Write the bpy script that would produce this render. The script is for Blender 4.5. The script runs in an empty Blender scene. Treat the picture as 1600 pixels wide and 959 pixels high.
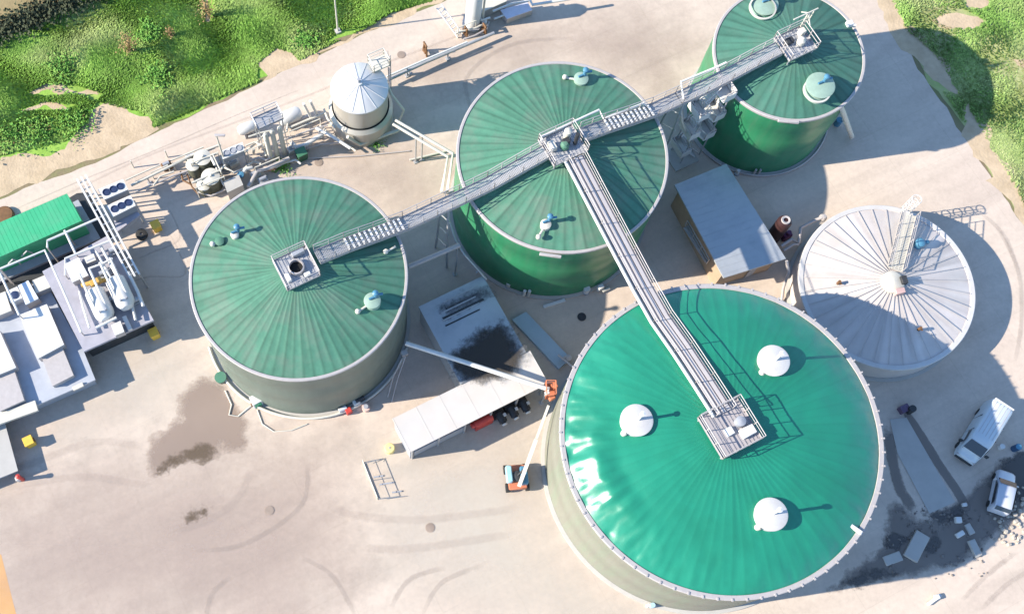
import bpy, math, random
import numpy as np
from mathutils import Vector, noise, Matrix
random.seed(7); rng = np.random.default_rng(7)
PI = math.pi; R = math.radians
scene = bpy.context.scene
COL = scene.collection

# ------------------------------------------------------------------ camera
CAM_H = 91.0; F = 1760.5; TH = R(17.06); RO = R(-1.05); PPX, PPY = 641.5, 564.8
cam_d = bpy.data.cameras.new('camera'); cam = bpy.data.objects.new('camera', cam_d); COL.objects.link(cam)
scene.camera = cam
cam.matrix_world = Matrix.Translation((0, 0, CAM_H)) @ Matrix.Rotation(TH, 4, 'X') @ Matrix.Rotation(-RO, 4, 'Z')
cam_d.lens = F / 1600 * 36; cam_d.sensor_width = 36
cam_d.shift_x = (800 - PPX) / 1600; cam_d.shift_y = (PPY - 479.5) / 1600
cam_d.clip_end = 3000; cam_d.clip_start = 1

def G(px, py, z=0.0):
    """the point at height z that the photograph shows at pixel (px, py) of 1600x959"""
    u, v = (px - PPX), (PPY - py)
    c, s = math.cos(-RO), math.sin(-RO); u, v = c * u - s * v, s * u + c * v
    d = Vector((u / F, v / F * math.cos(TH) + math.sin(TH), v / F * math.sin(TH) - math.cos(TH)))
    t = (z - CAM_H) / d.z
    return Vector((d.x * t, d.y * t, z))
A0 = R(28)
E1 = Vector((math.cos(A0), math.sin(A0), 0)); E2 = Vector((-math.sin(A0), math.cos(A0), 0)); UP = Vector((0, 0, 1))

# ------------------------------------------------------------------ materials
MATS = {}
def mat(name, col, rough=0.7, metal=0.0, var=0.12, scale=1.5, dirt=None, dirt_amt=0.0, dirt_scale=0.6, bump=0.0, bscale=8.0,
        spec=0.4, streak=False, coords='Object'):
    if name in MATS: return MATS[name]
    m = bpy.data.materials.new(name); m.use_nodes = True; nt = m.node_tree; nt.nodes.clear()
    N = nt.nodes.new; L = nt.links.new
    out = N('ShaderNodeOutputMaterial'); bs = N('ShaderNodeBsdfPrincipled'); L(bs.outputs[0], out.inputs[0])
    bs.inputs['Roughness'].default_value = rough; bs.inputs['Metallic'].default_value = metal
    bs.inputs['Specular IOR Level'].default_value = spec
    geo = N('ShaderNodeNewGeometry')
    vec = geo.outputs['Position']
    if streak:
        mp = N('ShaderNodeMapping'); mp.inputs['Scale'].default_value = (1, 1, .12); L(vec, mp.inputs[0]); vec = mp.outputs[0]
    n1 = N('ShaderNodeTexNoise'); n1.inputs['Scale'].default_value = scale; n1.inputs['Detail'].default_value = 6; n1.inputs['Roughness'].default_value = .6
    L(vec, n1.inputs['Vector'])
    mr = N('ShaderNodeMapRange'); mr.inputs[1].default_value = .25; mr.inputs[2].default_value = .75
    mr.inputs[3].default_value = 1 - var; mr.inputs[4].default_value = 1 + var; L(n1.outputs[0], mr.inputs[0])
    vm = N('ShaderNodeVectorMath'); vm.operation = 'SCALE'; vm.inputs[0].default_value = col[:3]; L(mr.outputs[0], vm.inputs['Scale'])
    cur = vm.outputs[0]
    if dirt:
        n2 = N('ShaderNodeTexNoise'); n2.inputs['Scale'].default_value = dirt_scale; n2.inputs['Detail'].default_value = 8; n2.inputs['Roughness'].default_value = .65
        L(vec, n2.inputs['Vector'])
        r2 = N('ShaderNodeMapRange'); r2.inputs[1].default_value = .45; r2.inputs[2].default_value = .7; r2.inputs[3].default_value = 0; r2.inputs[4].default_value = dirt_amt
        L(n2.outputs[0], r2.inputs[0])
        mx = N('ShaderNodeMix'); mx.data_type = 'RGBA'; L(r2.outputs[0], mx.inputs[0]); L(cur, mx.inputs[6]); mx.inputs[7].default_value = (*dirt, 1)
        cur = mx.outputs[2]
    L(cur, bs.inputs['Base Color'])
    if bump:
        n3 = N('ShaderNodeTexNoise'); n3.inputs['Scale'].default_value = bscale; n3.inputs['Detail'].default_value = 5; L(geo.outputs['Position'], n3.inputs['Vector'])
        bp = N('ShaderNodeBump'); bp.inputs['Strength'].default_value = 1; bp.inputs['Distance'].default_value = bump; L(n3.outputs[0], bp.inputs['Height'])
        L(bp.outputs[0], bs.inputs['Normal'])
    MATS[name] = m; return m

concrete = mat('concrete', (.53, .44, .362), .9, var=.08, scale=.22, dirt=(.47, .375, .31), dirt_amt=.65, dirt_scale=.07, bump=.01, bscale=12)
def enrich_concrete(m):
    # fine speckle, long wheel-worn streaks and hairline slab joints mixed into the concrete colour
    nt = m.node_tree; N = nt.nodes.new; L = nt.links.new
    bs = next(n for n in nt.nodes if n.type == 'BSDF_PRINCIPLED'); src = bs.inputs['Base Color'].links[0].from_socket
    geo = N('ShaderNodeNewGeometry')
    rot = N('ShaderNodeMapping'); rot.inputs['Rotation'].default_value = (0, 0, -A0); L(geo.outputs['Position'], rot.inputs[0])
    st = N('ShaderNodeMapping'); st.inputs['Scale'].default_value = (.10, .9, 1); L(rot.outputs[0], st.inputs[0])
    wn = N('ShaderNodeTexNoise'); wn.inputs['Scale'].default_value = .6; wn.inputs['Detail'].default_value = 7; wn.inputs['Distortion'].default_value = .8; L(st.outputs[0], wn.inputs['Vector'])
    r1 = N('ShaderNodeMapRange'); r1.inputs[1].default_value = .35; r1.inputs[2].default_value = .65; r1.inputs[3].default_value = .93; r1.inputs[4].default_value = 1.05; L(wn.outputs[0], r1.inputs[0])
    fn = N('ShaderNodeTexNoise'); fn.inputs['Scale'].default_value = 2.2; fn.inputs['Detail'].default_value = 9; fn.inputs['Roughness'].default_value = .75; L(geo.outputs['Position'], fn.inputs['Vector'])
    r2 = N('ShaderNodeMapRange'); r2.inputs[1].default_value = .3; r2.inputs[2].default_value = .7; r2.inputs[3].default_value = .89; r2.inputs[4].default_value = 1.08; L(fn.outputs[0], r2.inputs[0])
    mu = N('ShaderNodeMath'); mu.operation = 'MULTIPLY'; L(r1.outputs[0], mu.inputs[0]); L(r2.outputs[0], mu.inputs[1])
    br = N('ShaderNodeTexBrick'); br.inputs['Scale'].default_value = 1; br.inputs['Brick Width'].default_value = 6; br.inputs['Row Height'].default_value = 5
    br.inputs['Mortar Size'].default_value = .035; br.inputs['Mortar Smooth'].default_value = .6; br.offset = 0
    br.inputs['Color1'].default_value = (1, 1, 1, 1); br.inputs['Color2'].default_value = (.97, .97, .97, 1); br.inputs['Mortar'].default_value = (.90, .90, .89, 1)
    L(rot.outputs[0], br.inputs['Vector'])
    v1 = N('ShaderNodeVectorMath'); v1.operation = 'SCALE'; L(src, v1.inputs[0]); L(mu.outputs[0], v1.inputs['Scale'])
    v2 = N('ShaderNodeVectorMath'); v2.operation = 'MULTIPLY'; L(v1.outputs[0], v2.inputs[0]); L(br.outputs['Color'], v2.inputs[1])
    L(v2.outputs[0], bs.inputs['Base Color'])
enrich_concrete(concrete)

m_soil = mat('soil', (.22, .17, .10), .95, var=.3, scale=.5, dirt=(.10, .16, .03), dirt_amt=.9, dirt_scale=.25, bump=.05, bscale=3)
m_sand = mat('sand', (.47, .36, .24), .95, var=.18, scale=.8, dirt=(.33, .24, .14), dirt_amt=.5, dirt_scale=.5, bump=.04, bscale=4)
m_field = mat('dry_field', (.26, .20, .10), .95, var=.25, scale=.3, dirt=(.20, .20, .05), dirt_amt=.8, dirt_scale=.12, bump=.05, bscale=2)
m_meadow = mat('meadow_soil', (.20, .36, .05), .95, var=.35, scale=.6, dirt=(.33, .38, .10), dirt_amt=.7, dirt_scale=.15, bump=.05, bscale=3)
m_galv = mat('galvanised', (.42, .42, .43), .45, .35, var=.12, scale=2, dirt=(.3, .28, .26), dirt_amt=.3)
m_rail = mat('rail_paint', (.41, .375, .36), .55, .1, var=.08, scale=3)
m_white = mat('white_paint', (.60, .59, .57), .45, var=.05, scale=1.5, dirt=(.5, .46, .4), dirt_amt=.25, dirt_scale=.9)
m_cream = mat('cream_paint', (.54, .51, .44), .55, var=.06, scale=1.5, dirt=(.48, .42, .34), dirt_amt=.3)
m_grey = mat('grey_paint', (.30, .31, .34), .5, var=.1, scale=1)
m_dark = mat('dark_metal', (.035, .037, .04), .6, var=.3, scale=3)
m_black = mat('black_void', (.012, .012, .012), .9, var=.3)
m_blue = mat('blue_paint', (.07, .20, .30), .4, var=.1)
m_navy = mat('fan_blue', (.02, .035, .09), .5, var=.15)
m_red = mat('red_paint', (.48, .05, .04), .45, var=.12)
m_orange = mat('orange_paint', (.50, .17, .09), .45, var=.12)
m_yellow = mat('yellow_paint', (.72, .45, .06), .5, var=.08, dirt=(.45, .28, .08), dirt_amt=.4, dirt_scale=2)
m_paleyellow = mat('pale_yellow_plastic', (.72, .58, .24), .6, var=.08)
m_ochre = mat('ochre_paint', (.5, .3, .07), .5, var=.15)
m_green = mat('green_container_paint', (.05, .36, .17), .4, var=.08, scale=.8, dirt=(.12, .34, .2), dirt_amt=.4, dirt_scale=.7)
m_roofA = mat('weathered_green_membrane', (.070, .190, .125), .6, var=.12, scale=1.6, dirt=(.13, .185, .14), dirt_amt=.8, dirt_scale=.45, bump=.012, bscale=3, spec=.25)
m_roofC = mat('dull_green_membrane', (.058, .160, .115), .6, var=.10, scale=1.6, dirt=(.095, .165, .125), dirt_amt=.6, dirt_scale=.5, bump=.012, bscale=3, spec=.25)
m_roofB = mat('bright_green_membrane', (.013, .205, .122), .3, var=.07, scale=.5, dirt=(.011, .16, .09), dirt_amt=.8, dirt_scale=.16, bump=.015, bscale=1.2, spec=.75)
m_wallA = mat('zinc_wall', (.145, .175, .145), .5, .15, var=.1, scale=2, dirt=(.13, .16, .13), dirt_amt=.6, dirt_scale=1.2, streak=True)
m_wallG = mat('green_enamel_wall', (.030, .195, .088), .35, var=.1, scale=2, dirt=(.1, .2, .12), dirt_amt=.5, dirt_scale=1.2, streak=True)
m_wallB = mat('beige_green_wall', (.21, .205, .165), .6, var=.08, scale=2, dirt=(.17, .22, .15), dirt_amt=.6, dirt_scale=1.0, streak=True)
m_roofW = mat('white_roof_sheet', (.50, .45, .42), .5, .05, var=.05, scale=1, dirt=(.52, .50, .47), dirt_amt=.5, dirt_scale=.5)
m_wallS = mat('pale_insulation', (.46, .44, .40), .45, .3, var=.08, scale=2, dirt=(.36, .30, .22), dirt_amt=.6, dirt_scale=1, streak=True)
m_shed = mat('steel_shed_roof', (.43, .45, .465), .42, .35, var=.07, scale=.5, dirt=(.26, .28, .31), dirt_amt=.6, dirt_scale=.5)
m_whiteroof = mat('white_canopy_sheet', (.52, .49, .46), .5, var=.05, scale=.7, dirt=(.55, .48, .42), dirt_amt=.5, dirt_scale=.5)
m_manure = mat('silage', (.05, .042, .03), .95, var=.6, scale=3, dirt=(.13, .10, .06), dirt_amt=.6, dirt_scale=2, bump=.1, bscale=4)
m_glass = mat('dark_glass', (.02, .025, .03), .08, var=.05, spec=.8)
m_rubber = mat('rubber', (.03, .03, .03), .85, var=.2)
m_brown = mat('rust_brown', (.16, .08, .035), .75, var=.3, scale=3)
m_bush = mat('bush_leaf', (.11, .27, .04), .8, var=.35, scale=2, dirt=(.24, .37, .07), dirt_amt=.9, dirt_scale=1.2)
m_leaf = mat('weed_leaf', (.10, .24, .04), .8, var=.4, scale=4)
m_twig = mat('dry_twigs', (.30, .20, .09), .9, var=.3, scale=4)
m_debris = mat('dark_damp_earth', (.15, .13, .12), .95, var=.5, scale=.7, dirt=(.30, .27, .24), dirt_amt=.8, dirt_scale=.5, bump=.06, bscale=3)
m_slab = mat('pale_slab', (.40, .38, .35), .85, var=.08, scale=1)
m_cover = mat('worn_cover', (.27, .21, .17), .8, var=.2)
m_tray = mat('tray_sheet', (.42, .39, .385), .55, var=.08, scale=1.2, dirt=(.33, .3, .3), dirt_amt=.4)
m_deckpale = mat('pale_deck', (.33, .305, .31), .6, var=.1, scale=1.2, dirt=(.26, .24, .25), dirt_amt=.4)
m_ventlid = mat('pale_green_lid', (.26, .36, .29), .6, var=.12, scale=2)
m_lid = mat('off_white_lid', (.50, .485, .47), .55, var=.05, scale=1.5, dirt=(.42, .36, .32), dirt_amt=.4, dirt_scale=1.2)
m_rock = mat('rubble', (.42, .37, .31), .95, var=.3, scale=3, bump=.04, bscale=8)

def stain_mat(name, col, strength=.8, nscale=1.2, thr=.35, soft=.3, rough=.85):
    m = bpy.data.materials.new(name); m.use_nodes = True; nt = m.node_tree; nt.nodes.clear(); N = nt.nodes.new; L = nt.links.new
    out = N('ShaderNodeOutputMaterial'); bs = N('ShaderNodeBsdfPrincipled'); tr = N('ShaderNodeBsdfTransparent'); mx = N('ShaderNodeMixShader')
    bs.inputs['Base Color'].default_value = (*col, 1); bs.inputs['Roughness'].default_value = rough
    at = N('ShaderNodeAttribute'); at.attribute_name = 'fade'
    geo = N('ShaderNodeNewGeometry'); n = N('ShaderNodeTexNoise'); n.inputs['Scale'].default_value = nscale; n.inputs['Detail'].default_value = 7; n.inputs['Roughness'].default_value = .7
    L(geo.outputs['Position'], n.inputs['Vector'])
    a = N('ShaderNodeMath'); a.operation = 'MULTIPLY_ADD'; L(n.outputs[0], a.inputs[0]); a.inputs[1].default_value = 1.3; a.inputs[2].default_value = -.65 - thr + .35
    b = N('ShaderNodeMath'); b.operation = 'ADD'; L(a.outputs[0], b.inputs[0]); L(at.outputs['Fac'], b.inputs[1])
    r = N('ShaderNodeMapRange'); r.inputs[1].default_value = thr - soft / 2; r.inputs[2].default_value = thr + soft / 2; r.inputs[3].default_value = 0; r.inputs[4].default_value = strength; L(b.outputs[0], r.inputs[0])
    L(r.outputs[0], mx.inputs[0]); L(tr.outputs[0], mx.inputs[1]); L(bs.outputs[0], mx.inputs[2]); L(mx.outputs[0], out.inputs[0])
    return m

def add_streak(m):
    nt = m.node_tree; N = nt.nodes.new; L = nt.links.new; bs = next(n for n in nt.nodes if n.type == 'BSDF_PRINCIPLED'); src = bs.inputs['Base Color'].links[0].from_socket
    at = N('ShaderNodeAttribute'); at.attribute_name = 'streak'; ad = N('ShaderNodeMath'); ad.operation = 'ADD'; ad.inputs[1].default_value = 1; L(at.outputs['Fac'], ad.inputs[0])
    vm = N('ShaderNodeVectorMath'); vm.operation = 'SCALE'; L(src, vm.inputs[0]); L(ad.outputs[0], vm.inputs['Scale']); L(vm.outputs[0], bs.inputs['Base Color'])
for m_ in (m_roofA, m_roofB, m_roofC, m_roofW): add_streak(m_)

# ------------------------------------------------------------------ mesh collector
class MB:
    def __init__(s): s.v = []; s.f = []
    def add(s, vs, fs):
        o = len(s.v); s.v += [tuple(v) for v in vs]; s.f += [tuple(i + o for i in f) for f in fs]; return s
    def box(s, c, size, ang=0.0, ax=None, bevel=0.0):
        """axis box: c centre, size full lengths, ang yaw (or ax = three axes)"""
        if ax is None: ax = (Vector((math.cos(ang), math.sin(ang), 0)), Vector((-math.sin(ang), math.cos(ang), 0)), UP)
        c = Vector(c); h = [x / 2 for x in size]
        if bevel <= 0:
            vs = [c + ax[0] * h[0] * i + ax[1] * h[1] * j + ax[2] * h[2] * k for k in (-1, 1) for j in (-1, 1) for i in (-1, 1)]
            return s.add(vs, [(0, 2, 3, 1), (4, 5, 7, 6), (0, 1, 5, 4), (2, 6, 7, 3), (0, 4, 6, 2), (1, 3, 7, 5)])
        b = min(bevel, min(h) * .9)
        ring = lambda x, y, z: [c + ax[0] * i + ax[1] * j + ax[2] * z for i, j in ((-x, -y + b), (-x + b, -y), (x - b, -y), (x, -y + b), (x, y - b), (x - b, y), (-x + b, y), (-x, y - b))]
        def ring2(dx, z):
            x, y = h[0] - dx, h[1] - dx; bb = max(b - dx, .001)
            return [c + ax[0] * i + ax[1] * j + ax[2] * z for i, j in ((-x, -y + bb), (-x + bb, -y), (x - bb, -y), (x, -y + bb), (x, y - bb), (x - bb, y), (-x + bb, y), (-x, y - bb))]
        rs = ring2(0, -h[2]) + ring2(0, h[2] - b) + ring2(b * .8, h[2])
        fs = [tuple(range(7, -1, -1)), tuple(range(16, 24))]
        for r in (0, 8):
            for i in range(8): fs.append((r + i, r + (i + 1) % 8, r + 8 + (i + 1) % 8, r + 8 + i))
        return s.add(rs, fs)
    def prism(s, poly, z0, z1):
        n = len(poly); vs = [(p[0], p[1], z0) for p in poly] + [(p[0], p[1], z1) for p in poly]
        a = sum(poly[i][0] * poly[(i + 1) % n][1] - poly[(i + 1) % n][0] * poly[i][1] for i in range(n))
        fs = [tuple(range(n - 1, -1, -1)), tuple(range(n, 2 * n))] + [(i, (i + 1) % n, n + (i + 1) % n, n + i) for i in range(n)]
        if a < 0: fs = [f[::-1] for f in fs]
        return s.add(vs, fs)
    def cyl(s, p0, p1, r0, r1=None, seg=16, caps=True):
        p0 = Vector(p0); p1 = Vector(p1); r1 = r0 if r1 is None else r1
        d = (p1 - p0).normalized(); a = d.orthogonal().normalized(); b = d.cross(a)
        vs = []
        for p, r in ((p0, r0), (p1, r1)):
            for i in range(seg):
                t = 2 * PI * i / seg; vs.append(p + a * math.cos(t) * r + b * math.sin(t) * r)
        fs = [(i, (i + 1) % seg, seg + (i + 1) % seg, seg + i) for i in range(seg)]
        if caps: fs += [tuple(range(seg - 1, -1, -1)), tuple(range(seg, 2 * seg))]
        return s.add(vs, fs)
    def tube(s, pts, r, seg=10):
        pts = [Vector(p) for p in pts]; n = len(pts); vs = []; prev = None
        for i, p in enumerate(pts):
            d = (pts[min(i + 1, n - 1)] - pts[max(i - 1, 0)]).normalized()
            a = d.orthogonal().normalized() if prev is None else (prev - d * prev.dot(d)).normalized()
            prev = a; b = d.cross(a)
            k = 1.0
            if 0 < i < n - 1:
                c_ = (pts[i + 1] - p).normalized().dot((p - pts[i - 1]).normalized()); k = 1 / max(math.sqrt((1 + c_) / 2), .6)
            for j in range(seg):
                t = 2 * PI * j / seg; vs.append(p + (a * math.cos(t) + b * math.sin(t)) * r * (k if False else 1))
        fs = []
        for i in range(n - 1):
            for j in range(seg): fs.append((i * seg + j, i * seg + (j + 1) % seg, (i + 1) * seg + (j + 1) % seg, (i + 1) * seg + j))
        fs += [tuple(range(seg - 1, -1, -1)), tuple(range((n - 1) * seg, n * seg))]
        return s.add(vs, fs)
    def lathe(s, c, prof, seg=48, axis=None, caps=True):
        c = Vector(c)
        if axis is None: a, b, d = Vector((1, 0, 0)), Vector((0, 1, 0)), UP
        else: d = Vector(axis).normalized(); a = d.orthogonal().normalized(); b = d.cross(a)
        vs = []
        for r, z in prof:
            for i in range(seg):
                t = 2 * PI * i / seg; vs.append(c + a * math.cos(t) * r + b * math.sin(t) * r + d * z)
        fs = []
        for k in range(len(prof) - 1):
            for i in range(seg): fs.append((k * seg + i, k * seg + (i + 1) % seg, (k + 1) * seg + (i + 1) % seg, (k + 1) * seg + i))
        if caps:
            if prof[0][0] > 1e-3: fs.append(tuple(range(seg - 1, -1, -1)))
            if prof[-1][0] > 1e-3: fs.append(tuple(range((len(prof) - 1) * seg, len(prof) * seg)))
        return s.add(vs, fs)
    def build(s, name, material, parent=None, origin=None, smooth=True, angle=38):
        o0 = Vector(origin) if origin is not None else (Vector(parent['_o']) if parent is not None and '_o' in parent.keys() else Vector((0, 0, 0)))
        me = bpy.data.meshes.new(name)
        me.from_pydata([(v[0] - o0.x, v[1] - o0.y, v[2] - o0.z) for v in s.v], [], s.f)
        me.materials.append(material); me.validate(); me.update()
        if smooth and me.polygons:
            me.polygons.foreach_set('use_smooth', [True] * len(me.polygons)); me.set_sharp_from_angle(angle=R(angle))
        ob = bpy.data.objects.new(name, me); COL.objects.link(ob)
        if parent is not None: ob.parent = parent
        else: ob.location = o0
        ob['_o'] = tuple(o0)
        return ob

def tag(o, label, cat, group=None):
    o['label'] = label; o['category'] = cat
    if group: o['group'] = group
    return o
def thing(name, label, cat, loc=(0, 0, 0), group=None):
    o = bpy.data.objects.new(name, None); COL.objects.link(o); o.empty_display_size = .3
    o.location = loc; o['_o'] = tuple(loc); return tag(o, label, cat, group)
def struct(o): o['kind'] = 'structure'; return o
def copy_thing(root, loc, label, rz=0.0, scale=1.0):
    r = root.copy(); COL.objects.link(r); r.location = loc; r.rotation_euler = (0, 0, rz); r['label'] = label; r.scale = (scale,) * 3
    for ch in list(root.children):
        c = ch.copy(); COL.objects.link(c); c.parent = r
        for g in ch.children:
            d = g.copy(); COL.objects.link(d); d.parent = c
    return r

# ------------------------------------------------------------------ ground sheets
def poly_sheet(name, pts, z, material, kind='structure'):
    m = MB(); n = len(pts); m.add([(p.x, p.y, z) for p in pts], [tuple(range(n))])
    a = sum(pts[i].x * pts[(i + 1) % n].y - pts[(i + 1) % n].x * pts[i].y for i in range(n))
    if a < 0: m.f = [f[::-1] for f in m.f]
    o = m.build(name, material, smooth=False); o['kind'] = kind; return o
def rough_edge(pts, step=1.0, amp=.35, seed=0.0):
    out = []; n = len(pts)
    for i in range(n):
        a, b = pts[i], pts[(i + 1) % n]; k = max(1, int((b - a).length / step))
        if (b - a).length > 60: k = max(1, k // 20)
        for j in range(k):
            p = a.lerp(b, j / k); q = noise.noise(Vector((p.x * .5 + seed, p.y * .5, 0))) ; q2 = noise.noise(Vector((p.x * .5, p.y * .5 + 40 + seed, 5)))
            q += .5 * noise.noise(Vector((p.x * 1.7, p.y * 1.7, seed))); out.append(Vector((p.x + q * amp * 2, p.y + q2 * amp * 2, 0)))
    return out
gm = MB(); gm.add([(-900, -700, -.012), (900, -700, -.012), (900, 1100, -.012), (-900, 1100, -.012)], [(0, 1, 2, 3)])
struct(gm.build('ground', m_soil, smooth=False))

edge_px = [(-500, 520), (-200, 395), (0, 312), (60, 285), (150, 255), (240, 208), (330, 168), (400, 134), (450, 108), (530, 72), (600, 40), (690, 4), (800, -45), (1000, -140),
           (1250, -240), (1350, -90), (1378, 0), (1398, 45), (1450, 130), (1510, 218), (1560, 296), (1605, 362), (1690, 520), (1800, 760), (1900, 1100), (1500, 1350), (600, 1500), (-400, 1300), (-700, 900)]
EDGE = [G(*p) for p in edge_px]
poly_sheet('yard', rough_edge(EDGE, .7, .12), 0.0, concrete)
sand_px = [(-60, 330), (0, 244), (60, 240), (105, 228), (140, 172), (165, 160), (205, 172), (235, 182), (246, 204), (150, 252), (60, 282), (0, 309), (-60, 335)]
poly_sheet('sandy_verge', rough_edge([G(*p) for p in sand_px], .6, .35, 3), .004, m_sand)
sand2 = [(405, 95), (430, 72), (465, 78), (500, 58), (540, 62), (585, 30), (620, 2), (660, -10), (700, -2), (640, 22), (585, 46), (530, 72), (450, 108), (410, 128)]
poly_sheet('sandy_verge', rough_edge([G(*p) for p in sand2], .5, .4, 6), .004, m_sand)
field_px = [(-300, 120), (0, 66), (30, 52), (60, 38), (110, 22), (160, -2), (250, -40), (500, -200), (-300, -300)]
poly_sheet('stubble_field', rough_edge([G(*p) for p in field_px], 1.2, .4, 9), -.004, m_field)
# bare sand showing through the meadow, both sides
for k, pp in enumerate([[(38, 148), (70, 130), (110, 132), (160, 148), (150, 156), (110, 143), (75, 146)], [(25, 172), (70, 160), (120, 163), (110, 170), (60, 170)],
                        [(1462, 28), (1500, 15), (1540, 35), (1520, 45), (1480, 40)], [(1368, -5), (1395, 2), (1420, 45), (1470, 90), (1505, 150), (1470, 140), (1430, 90), (1392, 45)],
                        [(1515, 160), (1560, 235), (1600, 300), (1660, 420), (1610, 365), (1560, 300), (1505, 215)], [(1500, -6), (1540, -10), (1545, 12), (1510, 14)], [(1585, 90), (1610, 80), (1610, 120), (1590, 112)],
                        [(318, -6), (332, -6), (330, 30), (322, 45)], [(350, 10), (420, 2), (415, 16), (370, 22)]]):
    poly_sheet('bare_sand', rough_edge([G(*p) for p in pp], .5, .5, 20 + k), .006 + .0005 * k, m_sand)

LAYER = [0]
def patch(name, px, material, z, res=.5, slope=.6):
    """a stain sheet: grid over the outline; attribute 'fade' runs from 1 inside to 0 at the outline"""
    LAYER[0] += 1; z += LAYER[0] * .0005
    poly = [G(*p) for p in px]; xs = [p.x for p in poly]; ys = [p.y for p in poly]
    nx = max(4, int((max(xs) - min(xs)) / res)); ny = max(4, int((max(ys) - min(ys)) / res))
    mg = max(1, .95 / slope) if slope < .3 else 1; nx += int(2 * mg / res); ny += int(2 * mg / res)
    X = np.linspace(min(xs) - mg, max(xs) + mg, nx + 1); Y = np.linspace(min(ys) - mg, max(ys) + mg, ny + 1)
    P = np.array([(p.x, p.y) for p in poly]); Q = np.roll(P, -1, 0); fade = []
    vs = []
    for y in Y:
        for x in X:
            p = np.array((x, y)); ab = Q - P; t = np.clip(((p - P) * ab).sum(1) / (ab * ab).sum(1), 0, 1); d = np.sqrt(((p - P - t[:, None] * ab) ** 2).sum(1)).min()
            ins = False
            for a, b in zip(P, Q):
                if (a[1] > y) != (b[1] > y) and x < (b[0] - a[0]) * (y - a[1]) / (b[1] - a[1]) + a[0]: ins = not ins
            fade.append(min(1, max(-.6, .35 + (d if ins else -d) * slope))); vs.append((x, y, z))
    n = len(X); fs = [(j * n + i, j * n + i + 1, (j + 1) * n + i + 1, (j + 1) * n + i) for j in range(len(Y) - 1) for i in range(n - 1)]
    m = MB(); m.add(vs, fs); o = m.build(name, material, smooth=False)
    at = o.data.attributes.new('fade', 'FLOAT', 'POINT'); at.data.foreach_set('value', fade); o['kind'] = 'structure'; return o
def ribbon(name, px, w, material, z, peak=.62, ds=None):
    LAYER[0] += 1; z += LAYER[0] * .0005
    pts = [G(*p) for p in px]; pp = []
    for i in range(len(pts) - 1):   # Catmull-Rom
        p0, p1, p2, p3 = pts[max(i - 1, 0)], pts[i], pts[i + 1], pts[min(i + 2, len(pts) - 1)]
        for k in range(8):
            t = k / 8; pp.append(.5 * ((2 * p1) + (p2 - p0) * t + (2 * p0 - 5 * p1 + 4 * p2 - p3) * t * t + (3 * p1 - p0 - 3 * p2 + p3) * t ** 3))
    pp.append(pts[-1]); vs = []; fade = []; n = len(pp)
    for i, p in enumerate(pp):
        d = (pp[min(i + 1, n - 1)] - pp[max(i - 1, 0)]).normalized(); s = Vector((-d.y, d.x, 0)); e = min(1, min(i, n - 1 - i) / 4)
        for k, f in ((-1, -.2), (-.4, 1), (.4, 1), (1, -.2)):
            vs.append((p.x + s.x * w * k * .5, p.y + s.y * w * k * .5, z)); fade.append(peak * f * e if f > 0 else -.2)
    fs = [(i * 4 + k, (i + 1) * 4 + k, (i + 1) * 4 + k + 1, i * 4 + k + 1)[::-1] for i in range(n - 1) for k in range(3)]
    m = MB(); m.add(vs, fs); o = m.build(name, material, smooth=False)
    at = o.data.attributes.new('fade', 'FLOAT', 'POINT'); at.data.foreach_set('value', fade); o['kind'] = 'structure'; return o
st_wet = stain_mat('wet_patch', (.29, .215, .17), .66, 1.1, .36, .5, .6)
st_mud = stain_mat('mud_patch', (.12, .085, .055), .75, 1.5, .38, .35)
st_tyre = stain_mat('tyre_marks', (.41, .335, .29), .2, .8, .4, .8)
st_tyre2 = stain_mat('faint_tyre_marks', (.33, .28, .245), .28, .8, .4, .8)
st_pale = stain_mat('dusty_patch', (.56, .52, .45), .6, .25, .5, 1.3)
st_dust = stain_mat('brown_wash', (.38, .295, .25), .62, .25, .5, 1.3)
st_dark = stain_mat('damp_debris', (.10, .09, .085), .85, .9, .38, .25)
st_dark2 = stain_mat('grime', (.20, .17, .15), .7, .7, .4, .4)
patch('dust_patch', [(560, 700), (850, 640), (900, 870), (1040, 985), (900, 1010), (600, 900)], st_pale, .004, 1, .12)
patch('dust_patch', [(120, 560), (280, 500), (300, 600), (230, 650), (60, 700)], st_pale, .004, 1, .12)
patch('brown_wash', [(-40, 780), (120, 740), (300, 700), (520, 690), (560, 900), (420, 1000), (-60, 1000)], st_dust, .005, 1, .12)
patch('brown_wash', [(470, 240), (640, 230), (690, 300), (600, 330), (500, 275)], st_dust, .005, .8, .12)
patch('brown_wash', [(640, 110), (760, 60), (1000, 20), (1080, 60), (1040, 160), (1000, 130), (860, 90), (720, 130)], st_dust, .005, 1, .12)
patch('wet_stain', [(318, 592), (345, 600), (382, 655), (384, 700), (362, 704), (350, 692), (338, 712), (300, 716), (262, 728), (240, 742), (233, 722), (236, 690), (262, 672), (284, 650), (282, 618)], st_wet, .009, .35)
patch('mud_stain', [(243, 740), (262, 716), (300, 700), (318, 690), (340, 706), (320, 722), (280, 722), (258, 738)], st_mud, .012, .3)
patch('mud_stain', [(288, 812), (300, 798), (322, 792), (330, 796), (312, 808), (294, 816)], st_mud, .012, .25)
for px in ([(0, 740), (60, 720), (150, 690), (235, 700)], [(520, 795), (560, 805), (640, 812), (720, 806), (810, 793)], [(560, 855), (620, 858), (700, 850), (810, 832)],
           [(250, 830), (320, 815), (370, 780), (395, 730)], [(0, 765), (120, 745), (240, 760)]):
    ribbon('tyre_track', px, 1.0, st_tyre, .008)
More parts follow.
